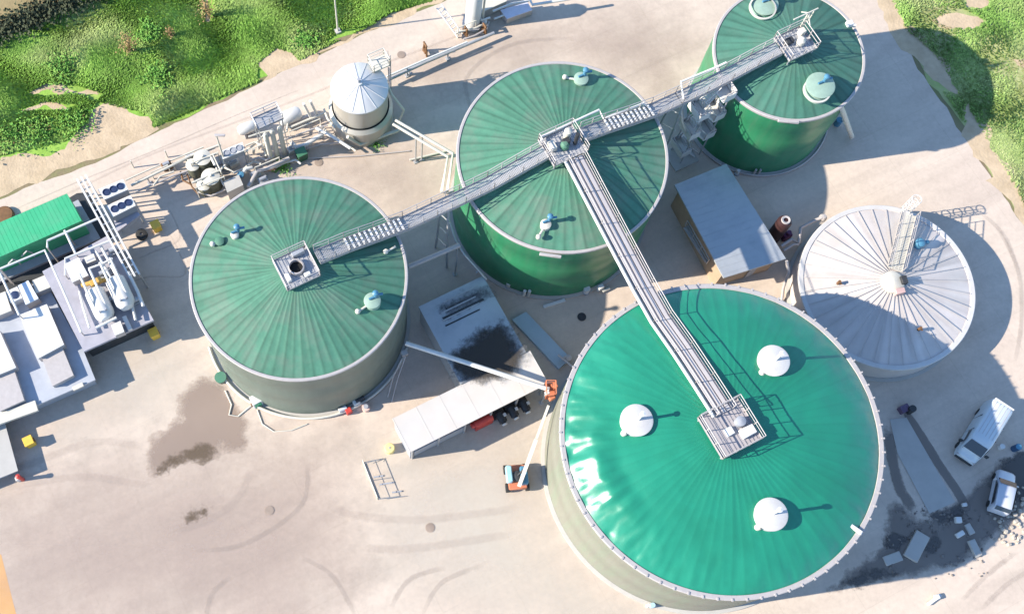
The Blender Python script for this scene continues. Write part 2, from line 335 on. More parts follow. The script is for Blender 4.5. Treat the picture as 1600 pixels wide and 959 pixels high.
for px in ([(610, 950), (640, 905), (700, 885)], [(660, 960), (690, 910), (760, 880)], [(470, 870), (520, 900), (560, 970)], [(300, 860), (380, 850), (470, 790), (480, 720)],
           [(1555, 350), (1590, 420), (1596, 500), (1585, 570)], [(1530, 330), (1570, 370), (1592, 430)], [(1500, 940), (1540, 900), (1590, 860)], [(1530, 955), (1570, 915), (1610, 890)],
           [(740, 180), (730, 120), (800, 70), (900, 60)], [(360, 900), (330, 930), (320, 980)]):
    ribbon('tyre_track', px, .6, st_tyre2, .007)
# the debris corner behind the big tank
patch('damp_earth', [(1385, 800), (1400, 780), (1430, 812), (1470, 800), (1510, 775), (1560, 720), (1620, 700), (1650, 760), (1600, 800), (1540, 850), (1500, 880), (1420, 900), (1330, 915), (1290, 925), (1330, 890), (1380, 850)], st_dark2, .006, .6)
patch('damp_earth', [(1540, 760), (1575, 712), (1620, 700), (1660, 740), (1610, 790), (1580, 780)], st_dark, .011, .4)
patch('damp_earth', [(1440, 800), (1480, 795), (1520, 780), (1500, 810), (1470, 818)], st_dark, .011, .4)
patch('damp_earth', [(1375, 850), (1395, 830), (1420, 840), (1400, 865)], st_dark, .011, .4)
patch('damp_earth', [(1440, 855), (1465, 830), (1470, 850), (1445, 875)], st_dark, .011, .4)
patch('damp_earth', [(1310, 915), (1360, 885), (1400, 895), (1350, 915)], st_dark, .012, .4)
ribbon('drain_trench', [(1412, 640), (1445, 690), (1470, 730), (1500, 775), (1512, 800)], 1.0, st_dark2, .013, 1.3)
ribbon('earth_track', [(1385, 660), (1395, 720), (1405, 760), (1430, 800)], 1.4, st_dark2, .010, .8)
ribbon('kerb_line', [(-60, 372), (100, 305), (240, 240), (480, 150), (560, 115), (700, 62), (790, 25)], .35, st_tyre, .010, .8)
ribbon('kerb_line', [(0, 338), (120, 285), (250, 232), (370, 180), (470, 140)], .2, st_tyre2, .010, .7)
poly_sheet('concrete_pad', [G(1390, 655), G(1416, 652), G(1492, 784), G(1452, 802), G(1402, 708)], .045, m_slab)
for px in ([(212, 405), (236, 395), (280, 372), (262, 322)], [(207, 440), (236, 432), (290, 427), (262, 360)]):
    ribbon('cable_duct', px, .22, st_tyre, .010, 1.2)
poly_sheet('painted_marking', [G(-60, 840), G(2, 866), G(26, 962), G(-40, 1010)], .004, mat('orange_ground_paint', (.72, .38, .10), .8, var=.15, scale=1))

# ------------------------------------------------------------------ grass (stuff) built as blades
def inside(poly, x, y):
    ins = np.zeros(len(x), bool); n = len(poly)
    for i in range(n):
        a, b = poly[i], poly[(i + 1) % n]
        c = ((a.y > y) != (b.y > y)) & (x < (b.x - a.x) * (y - a.y) / ((b.y - a.y) if b.y != a.y else 1e-9) + a.x); ins ^= c
    return ins
def grass_mat(name, c0, c1, c2):
    m = bpy.data.materials.new(name); m.use_nodes = True; nt = m.node_tree; N = nt.nodes.new; L = nt.links.new
    bs = nt.nodes['Principled BSDF']; bs.inputs['Roughness'].default_value = .75
    geo = N('ShaderNodeNewGeometry'); n = N('ShaderNodeTexNoise'); n.inputs['Scale'].default_value = .14; n.inputs['Detail'].default_value = 5; L(geo.outputs['Position'], n.inputs['Vector'])
    cr = N('ShaderNodeValToRGB'); cr.color_ramp.elements[0].position = .35; cr.color_ramp.elements[0].color = (*c0, 1)
    cr.color_ramp.elements[1].position = .68; cr.color_ramp.elements[1].color = (*c2, 1); e = cr.color_ramp.elements.new(.5); e.color = (*c1, 1); L(n.outputs[0], cr.inputs[0])
    oi = N('ShaderNodeAttribute'); oi.attribute_name = 'tone'
    vm = N('ShaderNodeVectorMath'); vm.operation = 'SCALE'; L(cr.outputs[0], vm.inputs[0]); L(oi.outputs['Fac'], vm.inputs['Scale']); L(vm.outputs[0], bs.inputs['Base Color'])
    tl = N('ShaderNodeBsdfTranslucent'); L(vm.outputs[0], tl.inputs[0]); mx = N('ShaderNodeMixShader'); mx.inputs[0].default_value = .35
    L(bs.outputs[0], mx.inputs[1]); L(tl.outputs[0], mx.inputs[2]); L(mx.outputs[0], nt.nodes['Material Output'].inputs[0])
    return m
def grass(name, poly, n, hmin, hmax, material, seed, bare=None, nscale=.35, keep=.0, width=.07):
    r = np.random.default_rng(seed); xs = [p.x for p in poly]; ys = [p.y for p in poly]
    x = r.uniform(min(xs), max(xs), n * 3); y = r.uniform(min(ys), max(ys), n * 3); k = inside(poly, x, y)
    for b in (bare or []): k &= ~inside(b, x, y)
    x = x[k][:n]; y = y[k][:n]; n = len(x)
    dens = np.array([noise.noise(Vector((a * nscale, b * nscale, seed))) for a, b in zip(x, y)])
    dir_ = np.array([noise.noise(Vector((a * .12, b * .12, 30 + seed))) for a, b in zip(x, y)]) * 9
    big = np.array([noise.noise(Vector((a * .22, b * .22, 60 + seed))) for a, b in zip(x, y)])
    ok = dens > keep - .75 + r.uniform(-.1, .1, n); x, y, dens, dir_, big = (q[ok] for q in (x, y, dens, dir_, big)); n = len(x)
    h = (hmin + (hmax - hmin) * np.clip(.5 + big * 1.3 + r.normal(0, .12, n), 0, 1)); a = dir_ + r.normal(0, .5, n)
    lean = h * r.uniform(.6, 1.5, n); w = width * r.uniform(.7, 1.6, n); t = a + PI / 2 + r.normal(0, .35, n)
    V = np.zeros((n, 5, 3)); dx, dy = np.cos(a), np.sin(a); wx, wy = np.cos(t) * w, np.sin(t) * w
    V[:, 0] = np.stack([x - wx, y - wy, np.zeros(n)], -1); V[:, 1] = np.stack([x + wx, y + wy, np.zeros(n)], -1)
    mx_, my_ = x + dx * lean * .5, y + dy * lean * .5
    V[:, 2] = np.stack([mx_ + wx * .9, my_ + wy * .9, h * .65], -1); V[:, 3] = np.stack([mx_ - wx * .9, my_ - wy * .9, h * .65], -1)
    V[:, 4] = np.stack([x + dx * lean, y + dy * lean, h], -1)
    me = bpy.data.meshes.new(name); me.vertices.add(n * 5); me.vertices.foreach_set('co', V.ravel())
    base = np.arange(n)[:, None] * 5; L_ = np.concatenate([base + [0, 1, 2, 3], base + [3, 2, 4]], 1).ravel()
    me.loops.add(n * 7); me.loops.foreach_set('vertex_index', L_); me.polygons.add(n * 2)
    st = np.stack([np.arange(n) * 7, np.arange(n) * 7 + 4], -1).ravel(); me.polygons.foreach_set('loop_start', st)
    me.update(calc_edges=True); me.materials.append(material)
    tone = np.repeat(r.uniform(.7, 1.3, n) * (1 + .35 * dens), 5); at = me.attributes.new('tone', 'FLOAT', 'POINT'); at.data.foreach_set('value', tone)
    o = bpy.data.objects.new(name, me); COL.objects.link(o); o['kind'] = 'stuff'; o['label'] = None or 'tall bright green grass'; return o
mead = [G(*p) for p in [(-80, 130), (0, 70), (30, 58), (70, 40), (130, 8), (170, -20), (700, -60), (690, -2), (610, 22), (570, 44), (500, 78), (400, 130), (330, 160), (240, 200), (215, 175), (150, 158), (135, 190), (100, 222), (0, 244), (-80, 260)]]
meadow_soil = [G(*p) for p in [(-500, 260), (-80, 90), (0, 62), (30, 50), (70, 32), (130, 2), (170, -25), (500, -200), (1000, -160), (800, -50), (690, 0), (600, 36), (530, 68), (450, 104), (330, 163), (240, 202), (150, 240), (60, 262), (0, 270), (-500, 420)]]
poly_sheet('meadow', rough_edge(meadow_soil, 1, .3, 4), -.002, m_meadow)
bare = [[G(*p) for p in q] for q in ([(40, 146), (70, 130), (110, 130), (160, 146), (150, 158), (110, 146), (75, 150)], [(25, 174), (70, 158), (120, 161), (115, 172), (60, 172)], [(318, -6), (334, -6), (332, 30), (322, 45)],
        [(150, 250), (140, 180), (160, 162), (210, 172), (238, 186), (242, 205)], [(400, 128), (405, 98), (432, 76), (458, 84), (470, 100), (440, 116)], [(505, 66), (535, 45), (560, 40), (545, 62)])]
g_left = grass_mat('lush_grass', (.15, .30, .035), (.22, .38, .06), (.36, .44, .15))
g_right = grass_mat('dry_grass', (.17, .31, .06), (.27, .39, .11), (.42, .44, .22))
o = grass('meadow_grass', mead, 100000, .06, .38, g_left, 1, bare, width=.09); o['label'] = 'tall lush green grass on the left bank'
md = [G(*p) for p in [(1385, -60), (1760, -60), (1800, 520), (1700, 500), (1612, 352), (1565, 286), (1515, 205), (1455, 118), (1404, 38), (1384, -5)]]
poly_sheet('meadow', rough_edge([G(*p) for p in [(1290, -200), (2200, -200), (2400, 900), (1810, 700), (1700, 500), (1610, 360), (1563, 292), (1514, 214), (1454, 126), (1402, 40), (1380, -6)]], 1, .3, 5), -.002,
           mat('dry_meadow_soil', (.27, .34, .11), .95, var=.3, scale=.5, dirt=(.38, .32, .19), dirt_amt=.8, dirt_scale=.2, bump=.05, bscale=3))
bare_r = [[G(*p) for p in q] for q in ([(1462, 30), (1500, 12), (1542, 34), (1520, 46), (1480, 42)], [(1368, -5), (1392, 0), (1415, 45), (1465, 90), (1500, 150), (1470, 140), (1430, 90), (1392, 45)], [(1510, 160), (1550, 235), (1590, 300), (1650, 420), (1610, 365), (1560, 300), (1505, 215)], [(1500, -6), (1540, -10), (1545, 12), (1510, 14)])]
o = grass('verge_grass', md, 34000, .05, .2, g_right, 2, bare_r, nscale=.5, keep=.1, width=.07); o['label'] = 'short yellowish grass along the right edge'

def shrub(px, py, h, r, label, material, seed, n=260, leaf=.12):
    b = G(px, py); t = thing('shrub', label, 'shrub', b, 'wild shrubs on the left bank'); rr = random.Random(seed)
    s = MB()
    for k in range(16):
        a = rr.uniform(0, 2 * PI); q = rr.uniform(.2, 1)
        s.cyl(b, b + Vector((math.cos(a) * r * .6 * q, math.sin(a) * r * .6 * q, h * rr.uniform(.5, .95))), .04, .012, 5)
    s.build('stem', m_twig, t)
    l = MB()
    for k in range(n):
        a = rr.uniform(0, 2 * PI); q = math.sqrt(rr.random()); z = rr.uniform(.15, 1)
        rad = r * q * math.sqrt(max(.05, 1 - (z - .35) ** 2 * 1.8)); rad *= .95 + 1.0 * noise.noise(Vector((math.cos(a) * 1.5, math.sin(a) * 1.5, seed))) + .3 * rr.gauss(0, 1)
        c = b + Vector((math.cos(a) * rad, math.sin(a) * rad, z * h)); u = Vector((rr.gauss(0, 1), rr.gauss(0, 1), rr.gauss(0, .6))).normalized(); v = u.orthogonal().normalized()
        sz = leaf * rr.uniform(.6, 1.5); l.add([c - u * sz, c + v * sz * .5, c + u * sz, c - v * sz * .5], [(0, 1, 2, 3)])
    l.build('foliage', material, t, smooth=False); return t
shrub(204, 82, 2.6, .9, 'brown bare shrub with a long shadow, middle of the left bank', m_twig, 1, 220, .09)
shrub(327, 28, 2.8, .9, 'brown dry shrub at the top edge, highest on the bank', m_twig, 2, 220, .09)
shrub(268, 58, 1.6, .5, 'small thin dry shrub between the two taller brown ones', m_twig, 3, 110, .08)
for i, (px, py, h, r, lab) in enumerate([(98, 112, 2.2, 1.8, 'dark green bush above the sandy scar'), (60, 205, 1.8, 2.2, 'broad dark green bush left of the sandy bay'), (120, 190, 1.7, 1.6, 'dark green bush at the edge of the sandy bay'),
                                         (20, 215, 1.6, 1.8, 'dark bush by the left picture edge, above the verge'), (250, 118, 1.9, 1.5, 'dark green bush amid swirling grass near the road'), (232, 52, 1.1, 1.0, 'small dark bush beside the thin dry shrub'), (478, 62, 1.5, 1.3, 'green bush beside the bare earth near the lamp post')]):
    shrub(px, py, h * .3, r, lab, m_bush, 10 + i, 600, .12)
# dark ditch bank at top left: a hedge of low scrub
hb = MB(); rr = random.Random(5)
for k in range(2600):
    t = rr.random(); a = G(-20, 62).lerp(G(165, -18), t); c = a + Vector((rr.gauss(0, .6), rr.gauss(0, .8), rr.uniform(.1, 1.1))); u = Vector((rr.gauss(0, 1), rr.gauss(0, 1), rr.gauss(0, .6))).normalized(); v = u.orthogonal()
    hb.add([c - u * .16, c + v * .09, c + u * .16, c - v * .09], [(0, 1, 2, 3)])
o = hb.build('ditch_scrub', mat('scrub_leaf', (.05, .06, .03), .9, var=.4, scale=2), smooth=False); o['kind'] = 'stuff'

# ------------------------------------------------------------------ tanks
def railing(m, pts, h=1.1, r=.04, closed=False, post=1.3):
    pts = [Vector(p) for p in pts]; segs = list(zip(pts, pts[1:] + ([pts[0]] if closed else [])))
    if not closed: segs = segs[:len(pts) - 1]
    for a, b in segs:
        L = (b - a).length; k = max(1, round(L / post))
        for j in range(k + 1): p = a.lerp(b, j / k); m.cyl(p, p + UP * h, r, seg=6)
        for z in (h, h * .55): m.cyl(a + UP * z, b + UP * z, r if z == h else r * .75, seg=6)
        d = (b - a).normalized(); s = Vector((-d.y, d.x, 0)).normalized()
        m.box((a + b) / 2 + UP * .09, (L, .02, .14), ax=(d, s, d.cross(s)))
def grating(m, a, b, w, pitch=.2, bar=.055):
    a = Vector(a); b = Vector(b); d = (b - a).normalized(); s = Vector((-d.y, d.x, 0)).normalized(); L = (b - a).length; n_ = d.cross(s)
    for k in range(int(L / pitch) + 1): m.box(a + d * (k * pitch) , (bar, w, .04), ax=(d, s, n_))
    for q in (-.5, -.25, 0, .25, .5): m.box((a + b) / 2 + s * w * q * .96, (L, .05, .05), ax=(d, s, n_))
def dome_z(q, apex): return apex / 2.9 * (.9 * (1 - q ** 6) + 1.25 * (1 - q * q) + .75 * (1 - q))
def tank(name, label, cx, cy, r, H, apex, wall_m, roof_m, rim_m, ribs=44, sag=.045, shape='cone', seed=0, clamps=0, wrinkle=0.0, seg=176, sub=4, bands=5, rimw=.2, root_ring=True):
    c = Vector((cx, cy, 0)); t = thing(name, label, 'storage tank', c)
    w = MB(); prof = [(r - .02, 0.0)]
    for b in range(bands):   # overlapping rings of plates
        z0 = H * b / bands; z1 = H * (b + 1) / bands; prof += [(r - .02 - .012 * (b % 2), z0 + .02), (r - .02 - .012 * (b % 2), z1 - .02)]
    prof.append((r - .02, H - .05)); w.lathe(c, prof, seg, caps=False); w.build('wall', wall_m, t)
    if root_ring:
        f = MB(); f.lathe(c, [(r + .28, .0), (r + .28, .16), (r - .01, .2)], seg, caps=False); f.build('footing', m_slab, t)
    rm = MB(); rm.lathe(c, [(r - .03, H - .22), (r + .05, H - .2), (r + .06, H + .03), (r + .01, H + .07), (r - rimw + .04, H + .07), (r - rimw, H - .02)], seg, caps=False)
    for k in range(clamps):
        a = 2 * PI * k / clamps; p = c + Vector((math.cos(a), math.sin(a), 0)) * (r + .02) + UP * (H + .1); rm.box(p, (.22, .12, .07), a)
    rm.build('rim', rim_m, t)
    nt_ = ribs * sub; nr = 60 if wrinkle else 30; vs = []; r0 = r - rimw + .02
    rr = random.Random(seed); ramp = [rr.uniform(.7, 1.3) for _ in range(ribs)]
    for i in range(nr + 1):
        q = i / nr; rad = r0 * q
        if shape != 'dome': z = apex * (1 - q) ** 1.0 * (1) + (.10 * math.sin(q * PI) * apex * .5 if shape == 'cone' else 0)
        else: z = dome_z(q, apex)
        for j in range(nt_):
            a = 2 * PI * j / nt_; ph = (j % sub) / sub; ri = j // sub
            env = min(1, q * 3.2) * min(1, (1 - q) * 9)
            dz = -sag * math.sin(ph * PI) * ramp[ri] * env
            if shape == 'sheet': dz = 0
            x, y = math.cos(a) * rad, math.sin(a) * rad
            dz += .04 * env * noise.noise(Vector((x * .35, y * .35, seed * 7.3))) * (1 if shape != 'sheet' else .2)
            if wrinkle:
                e = max(0, (q - .66) / .34); e = e * e * (1 - max(0, (q - .97) / .03))
                e *= .45 + 1.1 * max(0, math.cos(a - R(195))) ** 2; dz += wrinkle * e * (noise.noise(Vector((a * 9, q * 3, seed))) + .5 * noise.noise(Vector((a * 21, q * 9 + a * 3, seed + 3))) + .25 * noise.noise(Vector((a * 55, q * 22, seed))))
                # slack membrane bulged on the left side, its slope shaped to glint in the sun
                lm = 1 / (1 + math.exp((abs(a - R(203)) - R(24)) / R(5))); lm *= min(1.15, max(0, 1.0 + .55 * noise.noise(Vector((a * 4, q * 3, 8))) + .35 * noise.noise(Vector((a * 17, q * 5, 3)))))
                qi = .84 + .05 * noise.noise(Vector((a * 7, 1, 2)))
                if q > qi: dz += .44 * lm * (1 - (q - qi) / (1.0001 - qi)) ** 1.6
                elif q > qi - .16: v_ = (q - qi + .16) / .16; dz += .44 * lm * v_ * v_ * (3 - 2 * v_)
                dz += wrinkle * .12 * noise.noise(Vector((x * .8, y * .8, 9)))
            vs.append((cx + x, cy + y, H + z + dz))
    fs = []
    for i in range(nr):
        for j in range(nt_):
            j2 = (j + 1) % nt_
            if i == 0: 
                if j: continue
                continue
            fs.append((i * nt_ + j, (i + 1) * nt_ + j, (i + 1) * nt_ + j2, i * nt_ + j2))
    fs.append(tuple(nt_ + j for j in range(nt_)))
    m = MB(); m.add(vs, fs)
    if shape == 'sheet':  # standing seams
        for k in range(0):
            a = 2 * PI * (k + .5) / ribs; d = Vector((math.cos(a), math.sin(a), 0)); p0 = c + d * (.9) + UP * (H + apex * (1 - .9 / r0) + .04); p1 = c + d * r0 + UP * (H + .04)
            m.cyl(p0, p1, .035, seg=4)
    rf = m.build('roof', roof_m, t, angle=60)
    tone = [rr.gauss(0, .05) for _ in range(ribs)]; vals = []
    for i in range(nr + 1):
        for j in range(nt_):
            a = 2 * PI * j / nt_; e = min(1, i / nr * 3)
            seamd = -.26 if (j % sub == 0 and shape != 'sheet') else 0
            vals.append((.25 if shape == 'dome' else 1) * e * (tone[j // sub] + seamd + .16 * noise.noise(Vector((math.cos(a) * 9, math.sin(a) * 9, i / nr * 1.6 + seed))) + .10 * noise.noise(Vector((math.cos(a) * 30, math.sin(a) * 30, i / nr * 3 + seed)))))
    at = rf.data.attributes.new('streak', 'FLOAT', 'POINT'); at.data.foreach_set('value', vals)
    if shape == 'sheet':
        g = MB()
        for k in range(ribs):
            a = 2 * PI * (k + .5) / ribs; d = Vector((math.cos(a), math.sin(a), 0)); p0 = c + d * (.9) + UP * (H + apex * (1 - .9 / r0) + .06); p1 = c + d * r0 + UP * (H + .05)
            dd = (p1 - p0).normalized(); s_ = Vector((-d.y, d.x, 0)); g.box((p0 + p1) / 2 + UP * .06, ((p1 - p0).length, .045, .03), ax=(dd, s_, dd.cross(s_)))
        g.build('standing_seam', mat('seam_grey', (.43, .40, .385), .6), rf)
    return t
def vent(t, px, py, z, rad, hh, body, blue=True, arm=True, lid=m_white, ang=0.0):
    """safety valve on a roof: curb with lid, blue valve pipe, side pipe with a white knob"""
    p = G(px, py, z); b = MB()
    b.lathe(p, [(rad * 1.02, -.5), (rad * 1.02, hh * .8), (rad * 1.08, hh * .82), (rad * 1.08, hh * .95), (rad, hh), (rad * .3, hh + .05), (.0, hh + .06)], 36)
    v = b.build('roof_vent', lid if body is None else body, t)
    if blue:
        q = p + Vector((.25, .28, 0)); s = MB(); s.cyl(q + UP * hh, q + UP * (hh + .75), .14, seg=14); s.lathe(q + UP * (hh + .7), [(.16, 0), (.23, .05), (.23, .16), (.10, .26), (0, .27)], 16); s.cyl(q + UP * (hh + .15), q + UP * (hh + .15) - Vector((.5, .25, 0)), .09, seg=10)
        s.cyl(q + UP * (hh + .45), q + UP * (hh + .45) + Vector((.55, .1, 0)), .10, seg=10)
        s.build('valve', m_blue, v)
    if arm:
        d = Vector((-.86, -.5, 0)) if arm is True else Vector(arm); s = MB(); e = p + d * (rad + .75) + UP * (hh * .3)
        s.tube([p + UP * hh * .4, e], .09, 8); s.lathe(e, [(.12, -.1), (.2, 0), (.2, .2), (.1, .32), (0, .34)], 14); s.build('overflow_pipe', m_cream, v)
    return v
TK = dict(T1=(-8.71, 31.51, 8.35, 10.16), T2=(11.83, 42.42, 8.44, 9.78), T3=(30.87, 52.29, 6.25, 9.41), W=(39.83, 34.5, 7.33, 2.69), B=(23.1, 19.64, 11.93, 9.79))
t1 = tank('digester_tank', 'grey-walled tank with weathered green roof, leftmost of the round green tanks', *TK['T1'], 1.9, m_wallA, m_roofA, m_rail, 64, .022, seed=1)
t2 = tank('digester_tank', 'green tank in the middle, where three walkways meet on the roof', *TK['T2'], 1.7, m_wallG, m_roofA, m_rail, 60, .022, seed=2)
t3 = tank('digester_tank', 'tall green tank at the top, beside the stair tower', *TK['T3'], 1.6, m_wallG, m_roofC, m_rail, 44, .018, seed=3, seg=144)
tb = tank('gas_storage_tank', 'largest tank, pale wall under a bright green glossy membrane dome', *TK['B'], 2.3, m_wallB, m_roofB, m_rail, 72, .014, 'dome', seed=4, clamps=72, wrinkle=.24, seg=240, sub=5, rimw=.34)
tw = tank('low_white_tank', 'low white tank with a seamed cone roof right of the big green dome', *TK['W'], 1.5, m_roofW, m_roofW, m_lid, rimw=.38, ribs=36, sag=.02, shape='sheet', seed=5, bands=2)

def platform(t, c, sx, sy, z, name='roof_platform', legs=True, deck_m=None, rail_m=None, cut=0.0, up=.25):
    """square service deck with railing, aligned with the walkways"""
    c = Vector((c[0], c[1], z)); d = MB()
    n = int(sx / .3); d.box(c - UP * .03, (sx, sy, .03), A0)
    for k in range(n + 1): d.box(c + E1 * (-sx / 2 + sx * k / n), (.1, sy, .05), A0)
    for k in (-1, -.33, .33, 1): d.box(c + E2 * (k * (sy / 2 - .06)) - UP * .06, (sx, .1, .12), A0)
    for i in (-1, 1):
        d.box(c + E1 * i * (sx / 2 - .06) - UP * .06, (.1, sy, .12), A0)
        for j in (-1, 1): d.cyl(c + E1 * i * (sx / 2 - .15) + E2 * j * (sy / 2 - .15) - UP * .9, c + E1 * i * (sx / 2 - .15) + E2 * j * (sy / 2 - .15), .07, seg=8)
    p = d.build(name, deck_m or m_galv, t)
    r = MB(); railing(r, [c + E1 * i * sx / 2 + E2 * j * sy / 2 for i, j in ((-1, -1), (1, -1), (1, 1), (-1, 1))], 1.0, .035, True); r.build('railing', rail_m or m_rail, p)
    return p
# T1 roof kit
a = G(463, 418, 12.2); p1 = platform(t1, a, 2.7, 2.7, 12.05)
s = MB(); s.lathe(Vector((a.x, a.y, 12.1)), [(.62, 0), (.62, .35), (.52, .38), (.50, .02)], 28, caps=False); s.build('manhole_collar', m_rail, p1)
s = MB(); s.lathe(Vector((a.x, a.y, 12.1)), [(.505, .03), (0, .04)], 24); s.build('manhole_opening', m_black, p1)
s = MB(); s.box(Vector((a.x, a.y, 12.35)) + E2 * .95 + E1 * .6, (1.0, .35, .5), A0, bevel=.04); s.build('junction_box', m_galv, p1)
s = MB(); s.box(Vector((a.x, a.y, 12.3)) - E1 * .9 - E2 * .5, (.35, .7, .35), A0, bevel=.04); s.box(Vector((a.x, a.y, 12.3)) + E1 * .5 - E2 * .9, (.5, .3, .3), A0, bevel=.04); s.build('motor', m_white, p1)
zc = lambda key, px, py, apex: max(TK[key][3], TK[key][3] + apex * (1 - (G(px, py, TK[key][3]) - Vector((TK[key][0], TK[key][1], TK[key][3]))).length / TK[key][2]))
vent(t1, 344, 379, zc('T1', 344, 379, 1.9), .34, .35, m_roofA, False, (-.5, -.2, 0)); vent(t1, 368, 370, zc('T1', 368, 370, 1.9), .3, .5, m_cream, True, False)
vent(t1, 582, 473, zc('T1', 582, 473, 1.9), .60, .55, m_ventlid, True, (-.8, -.6, 0))
vent(t2, 907, 127, zc('T2', 907, 127, 1.7), .55, .45, m_ventlid, True, (-1, .15, 0)); vent(t2, 852, 353, zc('T2', 852, 353, 1.7), .40, .4, m_cream, True, (-.5, -.9, 0))
vent(t3, 1192, 12, zc('T3', 1192, 12, 1.6), 1.05, .6, m_ventlid, True, False); vent(t3, 1277, 141, zc('T3', 1277, 141, 1.6), 1.10, .8, m_ventlid, True, False)
s = MB(); p = G(1327, 38, 9.6); s.box(p, (.55, .5, .5), .3, bevel=.06); s.cyl(p, p + Vector((.5, -.2, .1)), .12); s.build('edge_fitting', m_white, t3)
for px, py in ((1192, 12), (1277, 141)):   # pale lid rings on the wide vents
    p = G(px, py, zc('T3', px, py, 1.6) + .75); s = MB(); s.lathe(p, [(1.13, -.12), (1.13, .0), (1.0, .02)], 36, caps=False); s.build('vent_flange', m_cream, t3)
# B lids with tall breather pipes
lidspot = [(995, 656), (1209, 563), (1205, 803)]
for px, py in lidspot:
    zz = 12.0
    for _ in range(6): zz = TK['B'][3] + dome_z((G(px, py, zz + .4) - Vector((TK['B'][0], TK['B'][1], zz + .4))).length / TK['B'][2], 2.3)
    p = G(px, py, zz + .45); s = MB(); s.lathe(p, [(1.12, -1.2), (1.12, -.1), (1.2, -.08), (1.2, 0), (1.1, .04), (.3, .07), (0, .075)], 48); v = s.build('roof_lid', m_lid, tb)
    s = MB(); q = p + Vector((.12, .05, 0)); s.cyl(q, q + UP * 1.5, .11, seg=12); s.lathe(q + UP * 1.5, [(.12, 0), (.2, .04), (.2, .16), (0, .22)], 14); s.build('breather_pipe', m_white, v)
    s = MB(); q = p + Vector((-.85, -.85, -.35)); s.lathe(q, [(.24, -.4), (.24, .1), (.12, .24), (0, .25)], 16); s.build('knob', m_cream, v)
# B service platform
a = G(1141, 668, 12.7); p3 = platform(tb, a, 3.3, 3.4, 12.55, rail_m=m_rail, deck_m=m_deckpale)
s = MB(); s.box(Vector((a.x, a.y, 12.75)) + E1 * .95 - E2 * .8, (1.1, .7, .35), A0, bevel=.04); s.box(Vector((a.x, a.y, 12.70)) - E1 * .2 - E2 * .2, (.6, .6, .25), A0, bevel=.04); s.build('cabinet', m_white, p3)
s = MB(); s.lathe(Vector((a.x, a.y, 12.60)) + E1 * .8 + E2 * .05, [(.38, 0), (.38, .5), (.1, .62), (0, .62)], 18); s.build('drive_motor', m_grey, p3)
s = MB(); a_ = math.atan2(G(1335, 825, 9.9).y - TK['B'][1], G(1335, 825, 9.9).x - TK['B'][0]); p = G(1334, 824, 10.0); s.box(p, (1.3, .28, .22), a_, bevel=.03); s.box(p - Vector((math.cos(a_), math.sin(a_), 0)) * .6, (.35, .75, .28), a_, bevel=.03); s.cyl(p + Vector((math.cos(a_), math.sin(a_), 0)) * .6, p + Vector((math.cos(a_), math.sin(a_), -.8)) * .7, .12); s.build('gas_outlet', m_white, tb)
# T2 and T3 platforms and machinery
a = G(880, 226, 12.0); p2 = platform(t2, a, 3.0, 2.6, 11.85)
s = MB(); c_ = Vector((a.x, a.y, 11.95)); s.lathe(c_ + E2 * .5 + E1 * .6, [(.3, 0), (.3, .9), (.1, 1.05), (0, 1.05)], 14); s.build('mixer_motor', m_cream, p2); s = MB(); s.box(c_ - E1 * .9 + E2 * .2 + UP * .25, (.5, .8, .5), A0, bevel=.05); s.build('switch_box', m_cream, p2)
s = MB(); s.box(c_ + E1 * .2 + UP * .3, (.6, .5, .6), A0, bevel=.06); s.cyl(c_ + E1 * .9 - E2 * .3, c_ + E1 * .9 - E2 * .3 + UP * 1.5, .16); s.build('gearbox', m_dark, p2)
s = MB(); s.lathe(c_ - E2 * .2, [(.35, 0), (.35, .4), (.18, .6), (0, .62)], 16); s.build('dome_cap', m_roofA, p2)
a = G(1245, 64, 11.7); p4 = platform(t3, a, 2.6, 2.4, 11.3)
s = MB(); c_ = Vector((a.x, a.y, 11.4)); s.lathe(c_ + E1 * .3 - E2 * .2, [(.35, 0), (.35, .5), (.12, .7), (0, .7)], 16); s.build('mixer_motor', m_cream, p4); s = MB(); s.box(c_ + E1 * .8 + E2 * .5 + UP * .3, (.5, .5, .6), A0, bevel=.05); s.build('switch_box', m_cream, p4)
s = MB(); s.box(c_ - E1 * .5 + E2 * .3 + UP * .2, (.7, .5, .4), A0, bevel=.05); s.build('gearbox', m_dark, p4)
s = MB()   # hoist frame leaning out beyond the T3 deck
h0 = c_ + E1 * 1.2 + E2 * 1.1
for dx in (0, .9): s.cyl(h0 + E1 * dx * .3, h0 + E1 * dx * .3 + UP * 1.9 , .06); 
s.tube([h0 + UP * 1.9 - E1 * 1.4, h0 + UP * 1.9 + E1 * .9], .06); s.tube([h0 + UP * 1.2 + E2 * .6, h0 + UP * 1.9, h0 + UP * 1.1 - E2 * .7], .05); s.tube([h0 + UP * 1.9 + E1 * .6, h0 + E1 * .6 + UP * .2], .05)
s.build('hoist_frame', m_cream, p4)
# rim brackets and short roof-edge signs
for t_, key, px, py in ((t2, 'T2', 860, 399), (t3, 'T3', 1232, 190)):
    p = G(px, py, TK[key][3] + .02); s = MB(); s.box(p, (1.7, .22, .2), math.atan2(p.y - TK[key][1], p.x - TK[key][0]) + PI / 2, bevel=.03); s.build('rim_bracket', m_rail, t_)
p = G(618, 385, 10.4); s = MB(); s.tube([p, p - E1 * .9 - E2 * .1], .09); s.lathe(p - E1 * .9 - E2 * .1 - UP * .1, [(.15, 0), (.2, .1), (.2, .35), (0, .4)], 12); s.build('overflow_pipe', m_cream, t1)
# pipes down the T3 wall
s = MB(); s.tube([G(1312, 165, 9.2), G(1316, 172, 8.6), G(1331, 214, .2)], .22, 12); s.build('down_pipe', m_cream, t3)
